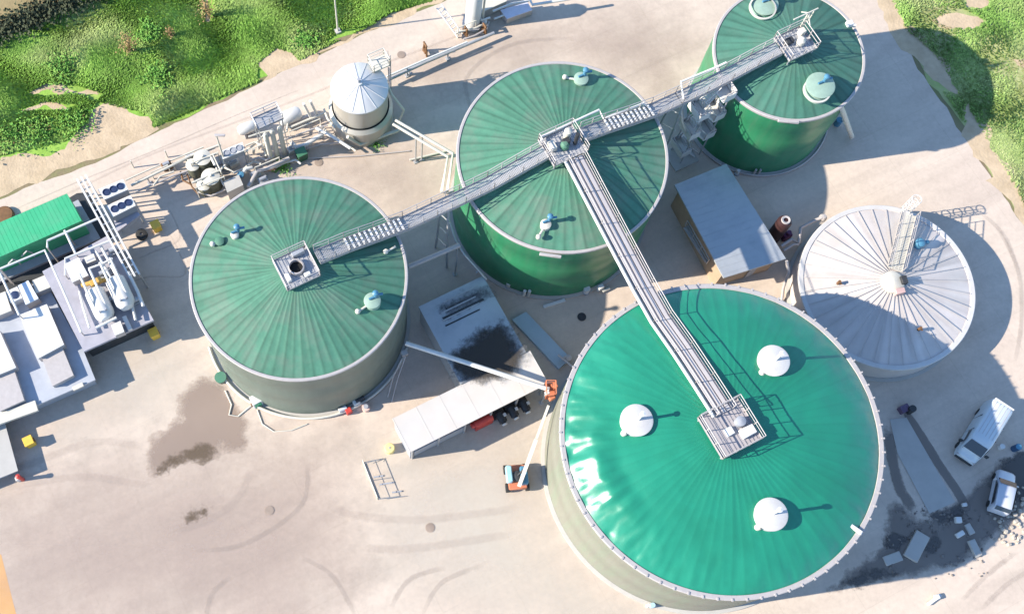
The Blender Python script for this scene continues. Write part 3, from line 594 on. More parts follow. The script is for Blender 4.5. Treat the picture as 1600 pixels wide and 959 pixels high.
# W roof walkway, hub and caged ladder
cW = Vector((TK['W'][0], TK['W'][1], 0)); hub = G(1396, 440, 4.3)
s = MB(); s.lathe(Vector((hub.x, hub.y, 4.0)), [(.95, -.3), (.95, .25), (.8, .35), (0, .45)], 32); hb_ = s.build('hub', m_cream, tw)
s = MB(); s.box(Vector((hub.x + .8, hub.y + .1, 4.35)), (.5, .7, .6), .2, bevel=.05); s.build('motor', m_dark, hb_)
s = MB(); s.box(Vector((hub.x + .4, hub.y - .85, 4.3)), (.8, .5, .5), .2, bevel=.05); s.build('junction_box', mat('dusty_pink', (.5, .33, .3), .6), hb_)
w0 = G(1398, 420, 4.2); w1 = G(1420, 334, 3.6); s = MB(); grating(s, w0, w1, 1.25, .16, .09); wk = s.build('roof_walkway', m_cream, tw)
dW = (w1 - w0).normalized(); sW = Vector((-dW.y, dW.x, 0)); s = MB()
for q in (-.62, .62): railing(s, [w0 + sW * q, w1 + sW * q], 1.0, .035)
s.build('railing', m_rail, wk)
s = MB(); lb = w1 + dW * .55
for q in (-.25, .25): s.cyl(Vector((lb.x, lb.y, 0)) + sW * q, Vector((lb.x, lb.y, 4.9)) + sW * q, .035, seg=6)
for k in range(16): s.cyl(Vector((lb.x, lb.y, .3 + k * .3)) - sW * .25, Vector((lb.x, lb.y, .3 + k * .3)) + sW * .25, .025, seg=5)
for k in range(6):
    z = 1.6 + k * .62; ring = [Vector((lb.x, lb.y, z)) + dW * .38 + dW * .42 * math.cos(t) + sW * .42 * math.sin(t) for t in np.linspace(-PI * .8, PI * .8, 12)]; s.tube(ring, .035, 6)
for t in (-2, -1, 0, 1, 2): q = Vector((lb.x, lb.y, 0)) + dW * (.38 + .42 * math.cos(t)) + sW * .42 * math.sin(t); s.cyl(q + UP * 1.6, q + UP * 4.7, .025, seg=5)
s.build('caged_ladder', m_white, tw)
for px, py in ((1309, 443), (1435, 515)): p = G(px, py, 3.4); s = MB(); s.cyl(p, p + UP * .5, .13); s.cyl(p + UP * .2, p + Vector((.25, -.1, .2)), .08); s.build('roof_nozzle', m_brown, tw)
p = G(1436, 381, 3.6); s = MB(); s.lathe(p, [(.4, -.3), (.4, .35), (.2, .5), (0, .5)], 16); s.box(p + Vector((.5, .1, .1)), (.6, .3, .3), .1, bevel=.04); s.build('roof_valve', m_blue, tw)

# ------------------------------------------------------------------ silver tank (two tiers)
cS = G(565, 186); ts = thing('silver_tank', 'small silver two-tier tank with a bright cone roof beside the pipework', 'storage tank', cS)
s = MB(); s.lathe(cS, [(2.85, 0), (2.85, 2.15), (2.80, 2.2), (2.55, 2.5)], 72, caps=False); s.build('lower_wall', m_wallS, ts)
s = MB(); s.lathe(cS, [(2.56, 2.49), (2.5, 2.35), (2.38, 2.35), (2.38, 2.62)], 72, caps=False); s.build('shadow_gap', m_dark, ts)
s = MB(); s.lathe(cS, [(2.42, 2.6), (2.44, 5.2)], 72, caps=False); s.build('upper_wall', m_wallS, ts)
s = MB(); s.lathe(cS, [(2.47, 5.1), (2.5, 5.2), (2.5, 5.32), (2.46, 5.36), (.35, 6.1), (.3, 6.3), (0, 6.34)], 72)
for k in range(14):
    a = 2 * PI * k / 14; d = Vector((math.cos(a), math.sin(a), 0)); s.cyl(cS + d * .35 + UP * 6.12, cS + d * 2.45 + UP * 5.38, .03, seg=4)
s.build('roof', mat('bright_metal_roof', (.56, .56, .56), .45, .1, var=.05), ts)
s = MB(); s.cyl(cS + UP * 6.2, cS + UP * 6.75, .14); s.build('vent_cap', m_grey, ts)
# roof platform and ladder on the back right
q0 = G(592, 100, 5.6); s = MB(); s.box(q0 + UP * .1, (1.5, 1.2, .08), A0); railing(s, [q0 + E1 * .75 + E2 * .6, q0 - E1 * .75 + E2 * .6, q0 - E1 * .75 - E2 * .6, q0 + E1 * .75 - E2 * .6], 1.1, .045, True); s.build('ladder_platform', m_cream, ts)
s = MB(); lp = q0 + E1 * 1.0
for q in (-.25, .25): s.cyl(Vector((lp.x, lp.y, 0)) + E2 * q, Vector((lp.x, lp.y, 6.5)) + E2 * q, .04, seg=6)
for k in range(20): s.cyl(Vector((lp.x, lp.y, .3 + k * .3)) - E2 * .25, Vector((lp.x, lp.y, .3 + k * .3)) + E2 * .25, .03, seg=5)
s.build('ladder', m_rail, ts)
s = MB(); s.tube([G(603, 128, 5.0), G(612, 148, 4.4), G(631, 172, 2.8), G(622, 192, 1.2), G(618, 200, .3)], .11); s.build('side_pipe', m_cream, ts)
s = MB(); s.tube([G(543, 214, 2.2), G(562, 226, .7), G(600, 212, .7), G(622, 204, .8), G(624, 194, .8)], .16); s.tube([G(548, 195, 2.4), G(546, 214, .4)], .1); s.build('base_pipe', m_cream, ts)
s = MB(); p = G(553, 196, 2.2); s.box(p, (.5, .4, .35), A0, bevel=.05); s.box(G(575, 200, 1.5), (.1, .1, .1)); s.build('level_box', m_cream, ts)

# ------------------------------------------------------------------ walkways between the tanks
def walkway(label, A, B, zs, w=1.25, t0=0.0, t1=1.0, rail_m=m_rail, deck_m=m_galv, steps=None, bend=None, tray=False, legs=()):
    A = Vector((A[0], A[1], 0)); B = Vector((B[0], B[1], 0)); n = len(zs); pts = []
    for i, z in enumerate(zs): t = t0 + (t1 - t0) * i / (n - 1); p = A.lerp(B, t); pts.append(Vector((p.x, p.y, z)))
    t = thing('walkway', label, 'walkway', pts[0], 'steel walkways linking the tank roofs')
    d = (B - A).normalized(); sd = Vector((-d.y, d.x, 0)); g = MB()
    for a, b in zip(pts, pts[1:]):
        if not tray: grating(g, a, b, w, .125, .085)
        else:
            dd = (b - a).normalized(); g.box((a + b) / 2, ((b - a).length + .02, w, .05), ax=(dd, sd, dd.cross(sd)))
            for k in range(int((b - a).length / 1.5)): g.box(a.lerp(b, (k + .5) / int((b - a).length / 1.5)) + UP * .03, (.04, w * .98, .03), math.atan2(d.y, d.x))
    g.build('deck', deck_m, t)
    g = MB()
    for q in (-1, 1):
        for a, b in zip(pts, pts[1:]):
            dd = (b - a).normalized(); g.box((a + b) / 2 + sd * q * (w / 2 + .03) - UP * .1, ((b - a).length, .07, .24), ax=(dd, sd, dd.cross(sd)))
    g.build('side_beam', rail_m, t)
    for q in (-1, 1):
        g = MB(); railing(g, [p + sd * q * (w / 2 + .02) + UP * .03 for p in pts], 1.05, .035, post=1.5 if not tray else 2.4); g.build('railing', rail_m, t)
    if steps:
        g = MB()
        for (i0, i1) in steps:
            a, b = pts[i0], pts[i1]; k = int((b - a).length / .42)
            for j in range(k): g.box(a.lerp(b, j / k) + UP * .14, (.16, w * .94, .05), A0)
        g.build('stair_treads', m_white, t)
    if tray:
        g = MB()
        for q in (-.30, .02, .30):
            for a, b in zip(pts, pts[1:]):
                dd = (b - a).normalized(); g.box((a + b) / 2 + sd * q * w + UP * .09, ((b - a).length, .26, .10), ax=(dd, sd, dd.cross(sd)))
        g.build('cable_tray', m_tray, t)
        g = MB()
        for a, b in zip(pts, pts[1:]): g.cyl(a + sd * (-w / 2 - .22) + UP * .2, b + sd * (-w / 2 - .22) + UP * .2, .13, seg=10)
        g.build('gas_pipe', m_white, t)
    for (f, side) in legs:
        p = A.lerp(B, f); z = 10.6
        g = MB()
        for q in (-1, 1): g.cyl(p + sd * q * (w / 2 + .5), p + sd * q * (w / 2) + UP * z, .1, seg=8)
        for zz in (2.5, 5, 7.5): g.cyl(p + sd * (w / 2 + .4) + UP * zz, p - sd * (w / 2 + .4) + UP * (zz + 1.6), .05, seg=6)
        g.build('support_leg', m_galv, t)
    return t
walkway('grey grating walkway from the left tank to the middle tank', TK['T1'], TK['T2'], (12.1, 11.8, 11.2, 10.75, 10.75, 10.75, 10.85, 11.4, 11.9), 1.08, .075, .93, steps=[(1, 3)], legs=[(.545, 0)])
walkway('grey grating walkway from the middle tank to the tall tank', TK['T2'], TK['T3'], (11.9, 11.5, 10.9, 10.45, 10.45, 10.45, 10.7, 11.1, 11.4), 1.08, .07, .92, steps=[(1, 3)], legs=[(.5, 0)])
walkway('long white walkway with cable trays crossing to the largest dome', TK['T2'], TK['B'], (11.9, 11.65, 11.4, 11.15, 10.95, 10.95, 11.7, 12.2, 12.6), 1.35, .06, .955, rail_m=m_rail, deck_m=m_deckpale, tray=True)
# white gas pipe that runs beside the T2 hub
o = MB().tube([G(846, 222, 12.2), G(846, 214, 12.2), G(936, 172, 11.6), G(943, 186, 11.2), G(1005, 162, 10.9), G(1012, 168, 10.4)], .10).build('gas_pipe', m_white); tag(o, 'thin white stepped pipe along the top of the middle tank roof', 'pipe')
o = MB().tube([G(1068, 155, 10.6), G(1064, 128, 11.2), G(1120, 105, 11.3), G(1135, 98, 11.5)], .09).build('gas_pipe', m_white); tag(o, 'thin white pipe stub beside the walkway near the tall tank', 'pipe')
o = MB().tube([G(1063, 165, 10), G(1065, 190, 7), G(1075, 215, 4.2), G(1078, 232, .2)], .12).build('gas_pipe', m_cream); tag(o, 'grey pipe curving down into the dark gap left of the stair tower', 'pipe')

# stair tower by the tall tank
b = G(1068, 243); b = Vector((b.x, b.y, 0)); tt = thing('stair_tower', 'grey steel stair tower with stacked landings beside the tall green tank', 'stair tower', b)
g = MB(); g.box(b - E1 * .3 + UP * .08, (2.4, 2.2, .16), A0); g.build('base_slab', m_slab, tt)
cc = b + E2 * .2 + E1 * .3; lv = 6; hz = 9.6 / lv
g = MB()
for i in (-1, 1):
    for j in (-1, 1): g.cyl(cc + E1 * i * 1.0 + E2 * j * .75, cc + E1 * i * 1.0 + E2 * j * .75 + UP * 10.2, .07, seg=8)
g.build('frame', m_galv, tt)
for k in range(lv):
    z = hz * (k + 1); sg = 1 if k % 2 else -1
    l = MB(); l.box(cc + E1 * sg * .95 + UP * z, (1.1, 1.75, .07), A0, bevel=.05)
    lo = l.build('landing', m_white, tt)
    r_ = MB(); railing(r_, [cc + E1 * sg * .5 + E2 * .82 + UP * z, cc + E1 * sg * 1.45 + E2 * .8 + UP * z, cc + E1 * sg * 1.45 - E2 * .8 + UP * z, cc + E1 * sg * .5 - E2 * .82 + UP * z], 1.05, .045); r_.build('railing', m_rail, lo)
    gp_ = MB()
    for (o1, o2, w1_, w2_) in ((1.5, 0, .04, 1.7), (1.0, .85, 1.0, .04), (1.0, -.85, 1.0, .04)): gp_.box(cc + E1 * sg * o1 + E2 * o2 + UP * (z + .45), (w1_, w2_, .8), A0)
    gp_.build('guard_panel', m_white, lo)
    s0 = cc - E1 * sg * .5 + UP * (z - hz); s1 = cc + E1 * sg * .5 + UP * z; f = MB(); q = .42 * (1 if k % 2 else -1)
    for n_ in range(8): f.box(s0.lerp(s1, (n_ + .5) / 8) + E2 * q, (.2, .75, .045), A0)
    for e in (-.4, .4):
        f.cyl(s0 + E2 * (q + e), s1 + E2 * (q + e), .05, seg=6); f.cyl(s0 + E2 * (q + e) + UP * 1, s1 + E2 * (q + e) + UP * 1, .035, seg=6)
    f.build('stair_flight', m_white, tt)

# ------------------------------------------------------------------ sheds and feeders in the middle
def quadbox(m, px, z, z0=0.0):
    m.prism([G(x, y, z) for x, y in px], z0, z); return m
# shed A
zA = 3.5; ca = [G(x, y, zA) for x, y in ((1054, 289), (1135, 256), (1228, 404), (1131, 434))]
sa = thing('equipment_shed', 'low steel shed with a plain blue-grey roof below the tall tank', 'shed', Vector((sum(p.x for p in ca) / 4, sum(p.y for p in ca) / 4, 0)))
g = MB(); g.prism(ca, zA - .18, zA)
for k in range(15): # sheet ribs
    f = (k + .5) / 15; g.cyl(ca[0].lerp(ca[3], f) + UP * .012, ca[1].lerp(ca[2], f) + UP * .004, .010, seg=4)
g.build('roof', m_shed, sa)
ctr = sum(ca, Vector()) / 4; inn = [ctr + (p - ctr) * .9 for p in ca]
g = MB(); g.prism(inn, 0, zA - .19); g.build('wall', m_brown if False else mat('tan_cladding', (.36, .26, .18), .8, var=.1), sa)
g = MB(); dd = inn[2].lerp(inn[3], .35); g.box(Vector((dd.x, dd.y, 1.2)), (1.0, .1, 2.1), A0); g.build('door', m_grey, sa)
g = MB(); railing(g, [G(1070, 352, 1.6), G(1104, 412, 1.6)], 1.0, .045); g.box((G(1070, 352, 1.55) + G(1104, 412, 1.55)) / 2 + E1 * .3, (.9, 3.6, .06), A0)
for px, py in ((1074, 345), (1104, 410)): g.cyl(G(px, py, 0), G(px, py, 1.6), .05)
g.build('side_stage', m_galv, sa)
# pipes between shed A and W
o = MB().tube([G(1220, 385, 1.5), G(1237, 374, 1.5), G(1248, 380, 1.5), G(1251, 356, 1.5), G(1268, 347, 1.6), G(1284, 340, 1.9)], .15).tube([G(1224, 392, 1.5), G(1240, 382, 1.5), G(1248, 382, 1.5)], .12)
o.lathe(G(1285, 341, 1.6), [(.2, -.2), (.34, 0), (.34, .2), (.2, .42), (0, .45)], 16); o = o.build('elbow_pipe', m_rail); tag(o, 'bent pale pipe joining the blue-grey shed to the low white tank', 'pipe')
o = MB().tube([G(1229, 408, 3.3), G(1232, 424, 2.4), G(1224, 450, .8), G(1221, 472, .2)], .13).build('down_pipe', m_rail); tag(o, 'pale pipe dropping from the shed corner towards the big dome', 'pipe')
# dark slim vessel
p = G(1206, 372); t = thing('slim_vessel', 'dark brown slim upright vessel right of the blue-grey shed', 'vessel', p)
MB().lathe(p, [(.62, 0), (.62, 3.4), (.5, 3.7), (.34, 3.75)], 24).build('body', mat('dark_brown_paint', (.045, .02, .02), .5), t)
MB().lathe(p, [(.36, 3.72), (.4, 3.8), (.36, 3.9), (.2, 3.85)], 20, caps=False).build('top_ring', m_rail, t)
p = G(1226, 372); t = tag(MB().box(p + UP * .5, (.8, .6, .8), A0, bevel=.1).cyl(p + UP * .9, p + UP * 1.3, .2).build('valve_box', mat('purple_paint', (.10, .03, .08), .5)), 'dark purple valve box between the shed and the low white tank', 'valve')

# feeder B : steel bunker with grooves and an opening full of dark silage
zB = 3.5; cb = [G(x, y, zB) for x, y in ((654, 479), (756, 433), (850, 600), (706, 604))]
org = G(654, 479, zB); U = (cb[1] - cb[0]).normalized(); V = (G(706, 604, zB) - org).normalized()
fb = thing('biomass_feeder', 'blue-grey steel feed bunker with an open bay of dark silage', 'feeder', Vector((org.x, org.y, 0)))
Lu = (cb[1] - cb[0]).length; Lv = 7.45
U = E1.copy(); V = -E2.copy()
P = lambda u, v, z=zB: Vector((org.x, org.y, 0)) + U * u + V * v + UP * z
def slab(m, u0, u1, v0, v1, z0, z1):
    m.box(P((u0 + u1) / 2, (v0 + v1) / 2, (z0 + z1) / 2), (u1 - u0, v1 - v0, z1 - z0), A0); return m
ou0, ou1, ov0, ov1 = 2.6, 4.4, 4.9, 6.4
g = MB(); slab(g, 0, Lu, 0, Lv, zB - .2, zB); g.build('cover_plate', m_shed, fb)
g = MB(); slab(g, .1, Lu - .1, .1, .3, 0, zB - .21); slab(g, .1, Lu - .1, Lv - .3, Lv - .1, 0, zB - .21); slab(g, .1, .3, .3, Lv - .3, 0, zB - .21); slab(g, Lu - .3, Lu - .1, .3, Lv - .3, 0, zB - .21); g.build('side_wall', m_shed, fb)
g = MB()
for (v, u0, u1, w_) in ((1.2, 1.9, 4.9, .16), (1.85, 1.3, 5.1, .22), (2.5, 1.2, 4.4, .12)):
    slab(g, u0, u1, v - w_ / 2, v + w_ / 2, zB + .002, zB + .03)
g.build('groove', m_dark, fb)
g = MB()
for (v, u0, u1) in ((1.37, 1.4, 4.6), (2.0, 1.2, 4.6), (.6, 2.0, 5.2)): slab(g, u0, u1, v - .05, v + .05, zB + .002, zB + .08)
g.build('rib', m_galv, fb)
def residue(name, px, material, z, parent, res=.2, slope=.5):
    o = patch(name, px, material, z, res, slope); del o['kind']; off = parent.location
    for v in o.data.vertices: v.co -= off
    o.parent = parent; return o
def poly_at(px, z):  # patch() reads ground pixels; move an outline seen at height z there
    out = []
    for x, y in px: p = G(x, y, z); out.append((p.x, p.y))
    return out
st_sil = stain_mat('silage_residue', (.05, .042, .036), .82, 1.1, .36, .35); st_sil2 = stain_mat('roof_grime', (.10, .10, .11), .8, 1.4, .40, .4)
_G = G
def residue_z(name, px, material, z, parent, **k):
    global G
    G = lambda x, y, zz=0.0: _G(x, y, z)
    try: return residue(name, px, material, z, parent, **k)
    finally: G = _G
residue_z('silage_residue', [(712, 556), (742, 528), (776, 510), (792, 524), (812, 560), (806, 578), (778, 590), (750, 594), (722, 588), (706, 572)], st_sil, zB + .035, fb, slope=.55)
residue_z('roof_grime', [(700, 560), (740, 520), (790, 500), (826, 552), (800, 590), (715, 596)], st_sil2, zB + .030, fb, slope=.35)
residue_z('roof_grime', [(684, 484), (700, 470), (740, 452), (768, 448), (770, 462), (730, 482), (696, 497)], st_sil2, zB + .040, fb, slope=.5)
# white canopy C
cc_ = [G(x, y, 3.1) for x, y in ((613, 652), (706, 603), (829, 552), (848, 604), (651, 709))]
sc = thing('white_canopy', 'long white flat canopy with drive motors beneath, next to the feed bunker', 'canopy', Vector((cc_[0].x, cc_[0].y, 0)))
o3 = Vector((G(613, 655, 3.1).x, G(613, 655, 3.1).y, 0)); Q = lambda u, v, z: o3 + E1 * u - E2 * v + UP * z
LC = 12.6; WC = 3.1
g = MB(); g.box(Q(LC / 2, WC / 2, 3.3), (LC, WC, .16), A0)
for k in range(7): g.box(Q(LC * k / 6 * .995 + .03, WC / 2, 3.385), (.05, WC, .015), A0)
g.build('roof', m_whiteroof, sc)
g = MB(); g.box(Q(LC / 2, .12, 1.6), (LC - .3, .12, 3.2), A0); g.box(Q(.2, WC / 2, 1.6), (.12, WC - .4, 3.2), A0); g.build('wall', m_grey, sc)
g = MB()
for k in range(6): g.box(Q(.3 + (LC - .6) * k / 5, WC - .15, 1.6), (.14, .14, 3.2), A0)
g.build('post', m_galv, sc)
g = MB(); g.box(Q(2.8, WC - .45, .8), (4.6, .5, 1.5), A0, bevel=.04); g.build('auger_trough', m_grey, sc)
o = MB().cyl(Q(6.0, WC - .1, 1.2), Q(7.6, WC - .1, 1.2), .38).cyl(Q(5.7, WC - .1, 1.2), Q(6.0, WC - .1, 1.2), .25).box(Q(6.8, WC - .1, .5), (1.6, .7, .8), A0).build('drive_motor', m_red); tag(o, 'red drive motor under the edge of the white canopy', 'motor')
for k, (u, l) in enumerate(((8.3, 'first from the red one'), (9.4, 'middle of the three'), (10.5, 'nearest the boom lift basket'))):
    m_ = MB(); m_.cyl(Q(u, WC - .1, .9), Q(u, WC + .75, .9), .36).cyl(Q(u, WC + .75, .9), Q(u, WC + .9, .9), .2).box(Q(u, WC - .3, .4), (.9, .9, .8), A0)
    t = thing('gear_motor', 'black gear motor under the white canopy, ' + l, 'motor', Q(u, WC, 0), 'black gear motors under the canopy'); m_.build('body', m_dark, t)
    MB().lathe(Q(u, WC + .9, .9), [(.22, 0), (.22, .1), (0, .12)], 12, axis=-E2).build('end_cap', m_white, t); MB().box(Q(u + .3, WC + .3, 1.3), (.22, .25, .2), A0).build('terminal_box', m_white, t)
# pale cover slab
o = quadbox(MB(), ((800, 499), (822, 487), (892, 560), (873, 576)), .45).build('channel_cover', mat('pale_blue_sheet', (.36, .44, .50), .5, .2, var=.06)); tag(o, 'long pale blue-grey channel cover between the bunker and the big dome', 'cover')
p = G(880, 562, .4); o = MB().tube([G(872, 554, 1.2), G(896, 574, 1.2)], .1).cyl(p, p + UP * .8, .1).lathe(G(886, 563, .2), [(.3, 0), (.3, .8), (0, .9)], 14).build('hydrant', m_rail); tag(o, 'small pale hydrant with a cross pipe at the end of the channel cover', 'hydrant')

# ------------------------------------------------------------------ long pipes across the middle
def pipe_thing(name, label, pts, r, material, legs=(), group=None):
    t = thing(name, label, 'pipe', Vector((pts[0].x, pts[0].y, 0)), group); MB().tube(pts, r, 12).build('pipe_run', material, t)
    if legs:
        for p in legs: MB().cyl(Vector((p.x, p.y, 0)), p, .07, seg=8).box(Vector((p.x, p.y, .05)), (.35, .35, .1), A0).build('support', m_galv, t)
    return t
pipe_thing('conveyor_tube', 'straight white tube crossing the bunker roof from the left tank', [G(634, 536, 5.2), G(858, 608, 4.6)], .19, m_white, [G(856, 607, 4.4)])
pipe_thing('cross_pipe', 'pale pipe bridging the dark gap between the left and middle tanks', [G(638, 417, 6.5), G(718, 383, 6.5)], .2, m_rail, [G(716, 384, 6.3)])
pipe_thing('gas_pipe', 'upper of two cream pipes from the silver tank to the middle tank', [G(618, 188, 4.5), G(708, 240, 4.5), G(699, 296, 4.5), G(698, 300, .2)], .13, m_cream, [G(660, 212, 4.4)])
pipe_thing('gas_pipe', 'lower of two cream pipes from the silver tank to the middle tank', [G(614, 194, 4.5), G(700, 245, 4.5), G(690, 298, 4.5), G(690, 300, .2)], .13, m_cream, [G(650, 216, 4.4)])
# support frame between walkway and T2
t = thing('pipe_gantry', 'slim grey pipe frame under the walkway, left of the middle tank', 'frame', G(722, 400))
MB().tube([G(700, 340, 6), G(712, 376, 6), G(726, 398, 6), G(760, 436, 3.6)], .09).cyl(G(716, 386, 0), G(716, 386, 6), .08).cyl(G(745, 425, 0), G(745, 425, 4.4), .08).build('frame', m_galv, t)
pts = []
for k in range(40):
    a = R(198) + R(150) * k / 39; pts.append(Vector((TK['T1'][0] + math.cos(a) * 8.75, TK['T1'][1] + math.sin(a) * 8.75, .3)))
tag(MB().tube(pts, .12).build('ring_pipe', m_cream), 'cream pipe curving round the foot of the left tank', 'pipe')
pts = [Vector((TK['T3'][0] + math.cos(R(215) + R(130) * k / 30) * 6.55, TK['T3'][1] + math.sin(R(215) + R(130) * k / 30) * 6.55, .25)) for k in range(31)]
tag(MB().tube(pts, .09).build('ring_pipe', m_rail), 'grey pipe curving round the foot of the tall tank', 'pipe')

# ------------------------------------------------------------------ boom lift
def boomlift():
    b = G(806, 748); b.z = 0; t = thing('boom_lift', 'orange and blue boom lift with its white boom raised beside the big dome', 'aerial lift', b)
    ang = A0 - R(22)
    ex = Vector((math.cos(ang), math.sin(ang), 0)); ey = Vector((-math.sin(ang), math.cos(ang), 0))
    c = MB().box(b + UP * .75, (1.5, 2.0, .4), ang, bevel=.08).build('chassis', m_orange, t)
    MB().box(b + UP * 1.25 + ex * .55, (.6, 1.5, .6), ang, bevel=.1).build('engine_cover', m_blue, t)
    MB().box(b + UP * 1.25 - ex * .65 + ey * .2, (.5, 1.4, .55), ang, bevel=.1).build('tank_cover', mat('pale_blue_paint', (.3, .5, .58), .4), t)
    for i in (-1, 1):
        for j in (-1, 1):
            w = MB(); q = b + ex * i * .8 + ey * j * .75 + UP * .42; w.cyl(q - ex * .16, q + ex * .16, .38, seg=20).build('wheel', m_rubber, t)
    MB().lathe(b + UP * .95, [(.45, 0), (.45, .35), (.2, .45)], 20).build('turntable', m_dark, t)
    p0 = b + UP * 1.6 - ey * .9; p1 = G(856, 636, 4.1)
    d = (p1 - p0).normalized(); s_ = Vector((-d.y, d.x, 0)).normalized(); n_ = d.cross(s_); L = (p1 - p0).length
    bo = MB().box(p0 + d * L * .3, (L * .6, .3, .34), ax=(d, s_, n_)).box(p0 + d * L * .75, (L * .55, .2, .22), ax=(d, s_, n_)).build('boom', m_cream, t)
    MB().cyl(b + UP * 1.3, p0 + d * L * .25 - UP * .1, .08).build('hydraulic_cylinder', m_dark, bo)
    k = G(859, 611, 4.1); bk = MB(); bk.box(k - UP * .05, (1.25, .75, .1), A0 + R(70)); railing(bk, [k + Vector((x, y, 0)) for x, y in ((-.38, -.65), (.38, -.5), (.38, .6), (-.38, .6))], 1.1, .045, True, .6)
    bk.box(k + UP * .6 + Vector((.3, .3, 0)), (.4, .5, .5), A0, bevel=.05); bk.box(k + UP * .3 + Vector((.1, -.6, 0)), (.5, .4, .5), A0, bevel=.05); bk.build('basket', m_orange, t)
    MB().box(k + UP * .75 - Vector((.3, .35, 0)), (.35, .3, .25), A0, bevel=.04).build('control_panel', m_white, t)
boomlift()
# stand-alone barrier of two panels
b = G(580, 755); t = thing('barrier_fence', 'thin pale barrier with side panels standing alone in the open yard', 'barrier', b)
g = MB(); railing(g, [G(567, 722), G(590, 780)], 1.1, .026, post=1.6); g.build('front_panel', m_cream, t)
for (a_, b_) in (((571, 725), (600, 716)), ((592, 781), (634, 775))):
    g = MB(); a1, b1 = G(*a_), G(*b_); g.cyl(a1 + UP * .4, b1 + UP * .1, .025).cyl(a1 + UP * .9, b1 + UP * .1, .02); g.build('stay', m_galv, t)
for k, (px, py) in enumerate(((591, 744), (604, 755), (620, 768))): tag(MB().box(G(px, py, .05), (1.2 if k == 1 else .8, .12, .1), A0 - R(18)).build('steel_plank', m_grey), ('short grey plank nearest the white canopy, by the barrier', 'longest grey plank lying behind the barrier', 'short grey plank farthest from the canopy, by the barrier')[k], 'plank', 'planks lying behind the barrier')

# ------------------------------------------------------------------ left side: deck, containers, coolers, vessels
eq = thing('equipment_deck', 'grey raised equipment deck with pipes and vessels at the left edge', 'platform', G(150, 520, 0))
up_px = [(168, 368), (240, 500), (131, 549), (66, 424)]; lo_px = [(70, 438), (131, 549), (149, 593), (0, 658), (-80, 690), (-150, 540), (-20, 470)]
g = MB(); g.prism([G(x, y, 2.8) for x, y in up_px], 2.5, 2.8); g.build('upper_deck', mat('deck_grey', (.33, .32, .36), .7, var=.12, scale=1, dirt=(.25, .24, .26), dirt_amt=.5), eq)
c0 = sum([G(x, y, 2.5) for x, y in up_px], Vector()) / 4; g = MB(); g.prism([Vector((c0.x, c0.y, 0)) + (G(x, y, 2.5) - c0) * .93 for x, y in up_px], 0, 2.49); g.build('wall', m_dark, eq)
g = MB(); g.prism([G(x, y, 1.7) for x, y in lo_px], 1.45, 1.7); g.build('lower_deck', mat('deck_blue_grey', (.36, .38, .42), .65, var=.1, scale=1, dirt=(.28, .29, .32), dirt_amt=.5), eq)
g = MB(); c1 = sum([G(x, y, 1.4) for x, y in lo_px], Vector()) / len(lo_px); g.prism([Vector((c1.x, c1.y, 0)) + (G(x, y, 1.4) - c1) * .97 for x, y in lo_px], 0, 1.44); g.build('wall', m_grey, eq)
g = MB(); a1, b1 = G(-60, 676, 1.75), G(58, 634, 1.75); dv = (b1 - a1).normalized(); g.box((a1 + b1) / 2 + UP * .05, ((b1 - a1).length, .9, .3), math.atan2(dv.y, dv.x)); g.build('parapet', m_cream, eq)
MB().box(G(122, 604, 1.8), (.9, .35, .2), A0).build('parapet_end', m_cream, eq)
def white_box(px, z, h, label, mt=m_white, cat='container', name='container_unit', grp=None):
    pts = [G(x, y, z + h) for x, y in px]; c = sum(pts, Vector()) / len(pts); t = thing(name, label, cat, Vector((c.x, c.y, z)), grp)
    g = MB(); g.prism(pts, z + h - .08, z + h); g.build('roof', mt, t)
    g = MB(); g.prism([c + (p - c) * .985 for p in pts], z + .003, z + h - .081); g.build('wall', m_rail, t)
    return t
white_box([(30, 492), (73, 475), (100, 538), (59, 560)], 1.7, 1.0, 'larger white box with a plain roof, standing on the blue-grey deck')
white_box([(65, 558), (97, 542), (115, 586), (82, 603)], 1.7, .6, 'lower pale grey box joined below the larger white box', m_rail)
white_box([(-40, 530), (-2, 514), (25, 574), (-14, 590)], 1.7, 1.0, 'white box cut by the left picture edge, upper one', m_white)
white_box([(-14, 593), (22, 578), (38, 625), (0, 642)], 1.7, .6, 'pale grey box cut by the left picture edge, lower one', m_rail)
white_box([(50, 438), (91, 421), (97, 441), (56, 458)], 1.7, .9, 'cream flat-roofed box beside the black gap', m_cream)
white_box([(-30, 470), (8, 455), (18, 485), (-20, 500)], 1.7, .9, 'cream box at the left edge, next to the small round fan', m_cream)
t = white_box([(28, 446), (44, 438), (60, 466), (40, 476)], 1.7, 1.1, 'narrow pale blue box between two cream boxes', mat('pale_blue_white', (.6, .64, .70), .5), 'cabinet', 'cabinet')
t = thing('fan_unit', 'small white fan unit with one round blue fan', 'fan', G(24, 462, 1.7)); MB().box(G(24, 463, 2.1), (1.1, 1.2, .8), A0, bevel=.05).build('housing', m_white, t); MB().lathe(G(23, 461, 2.5), [(.36, 0), (.36, .06), (.1, .1), (0, .1)], 24).build('fan', m_navy, t)
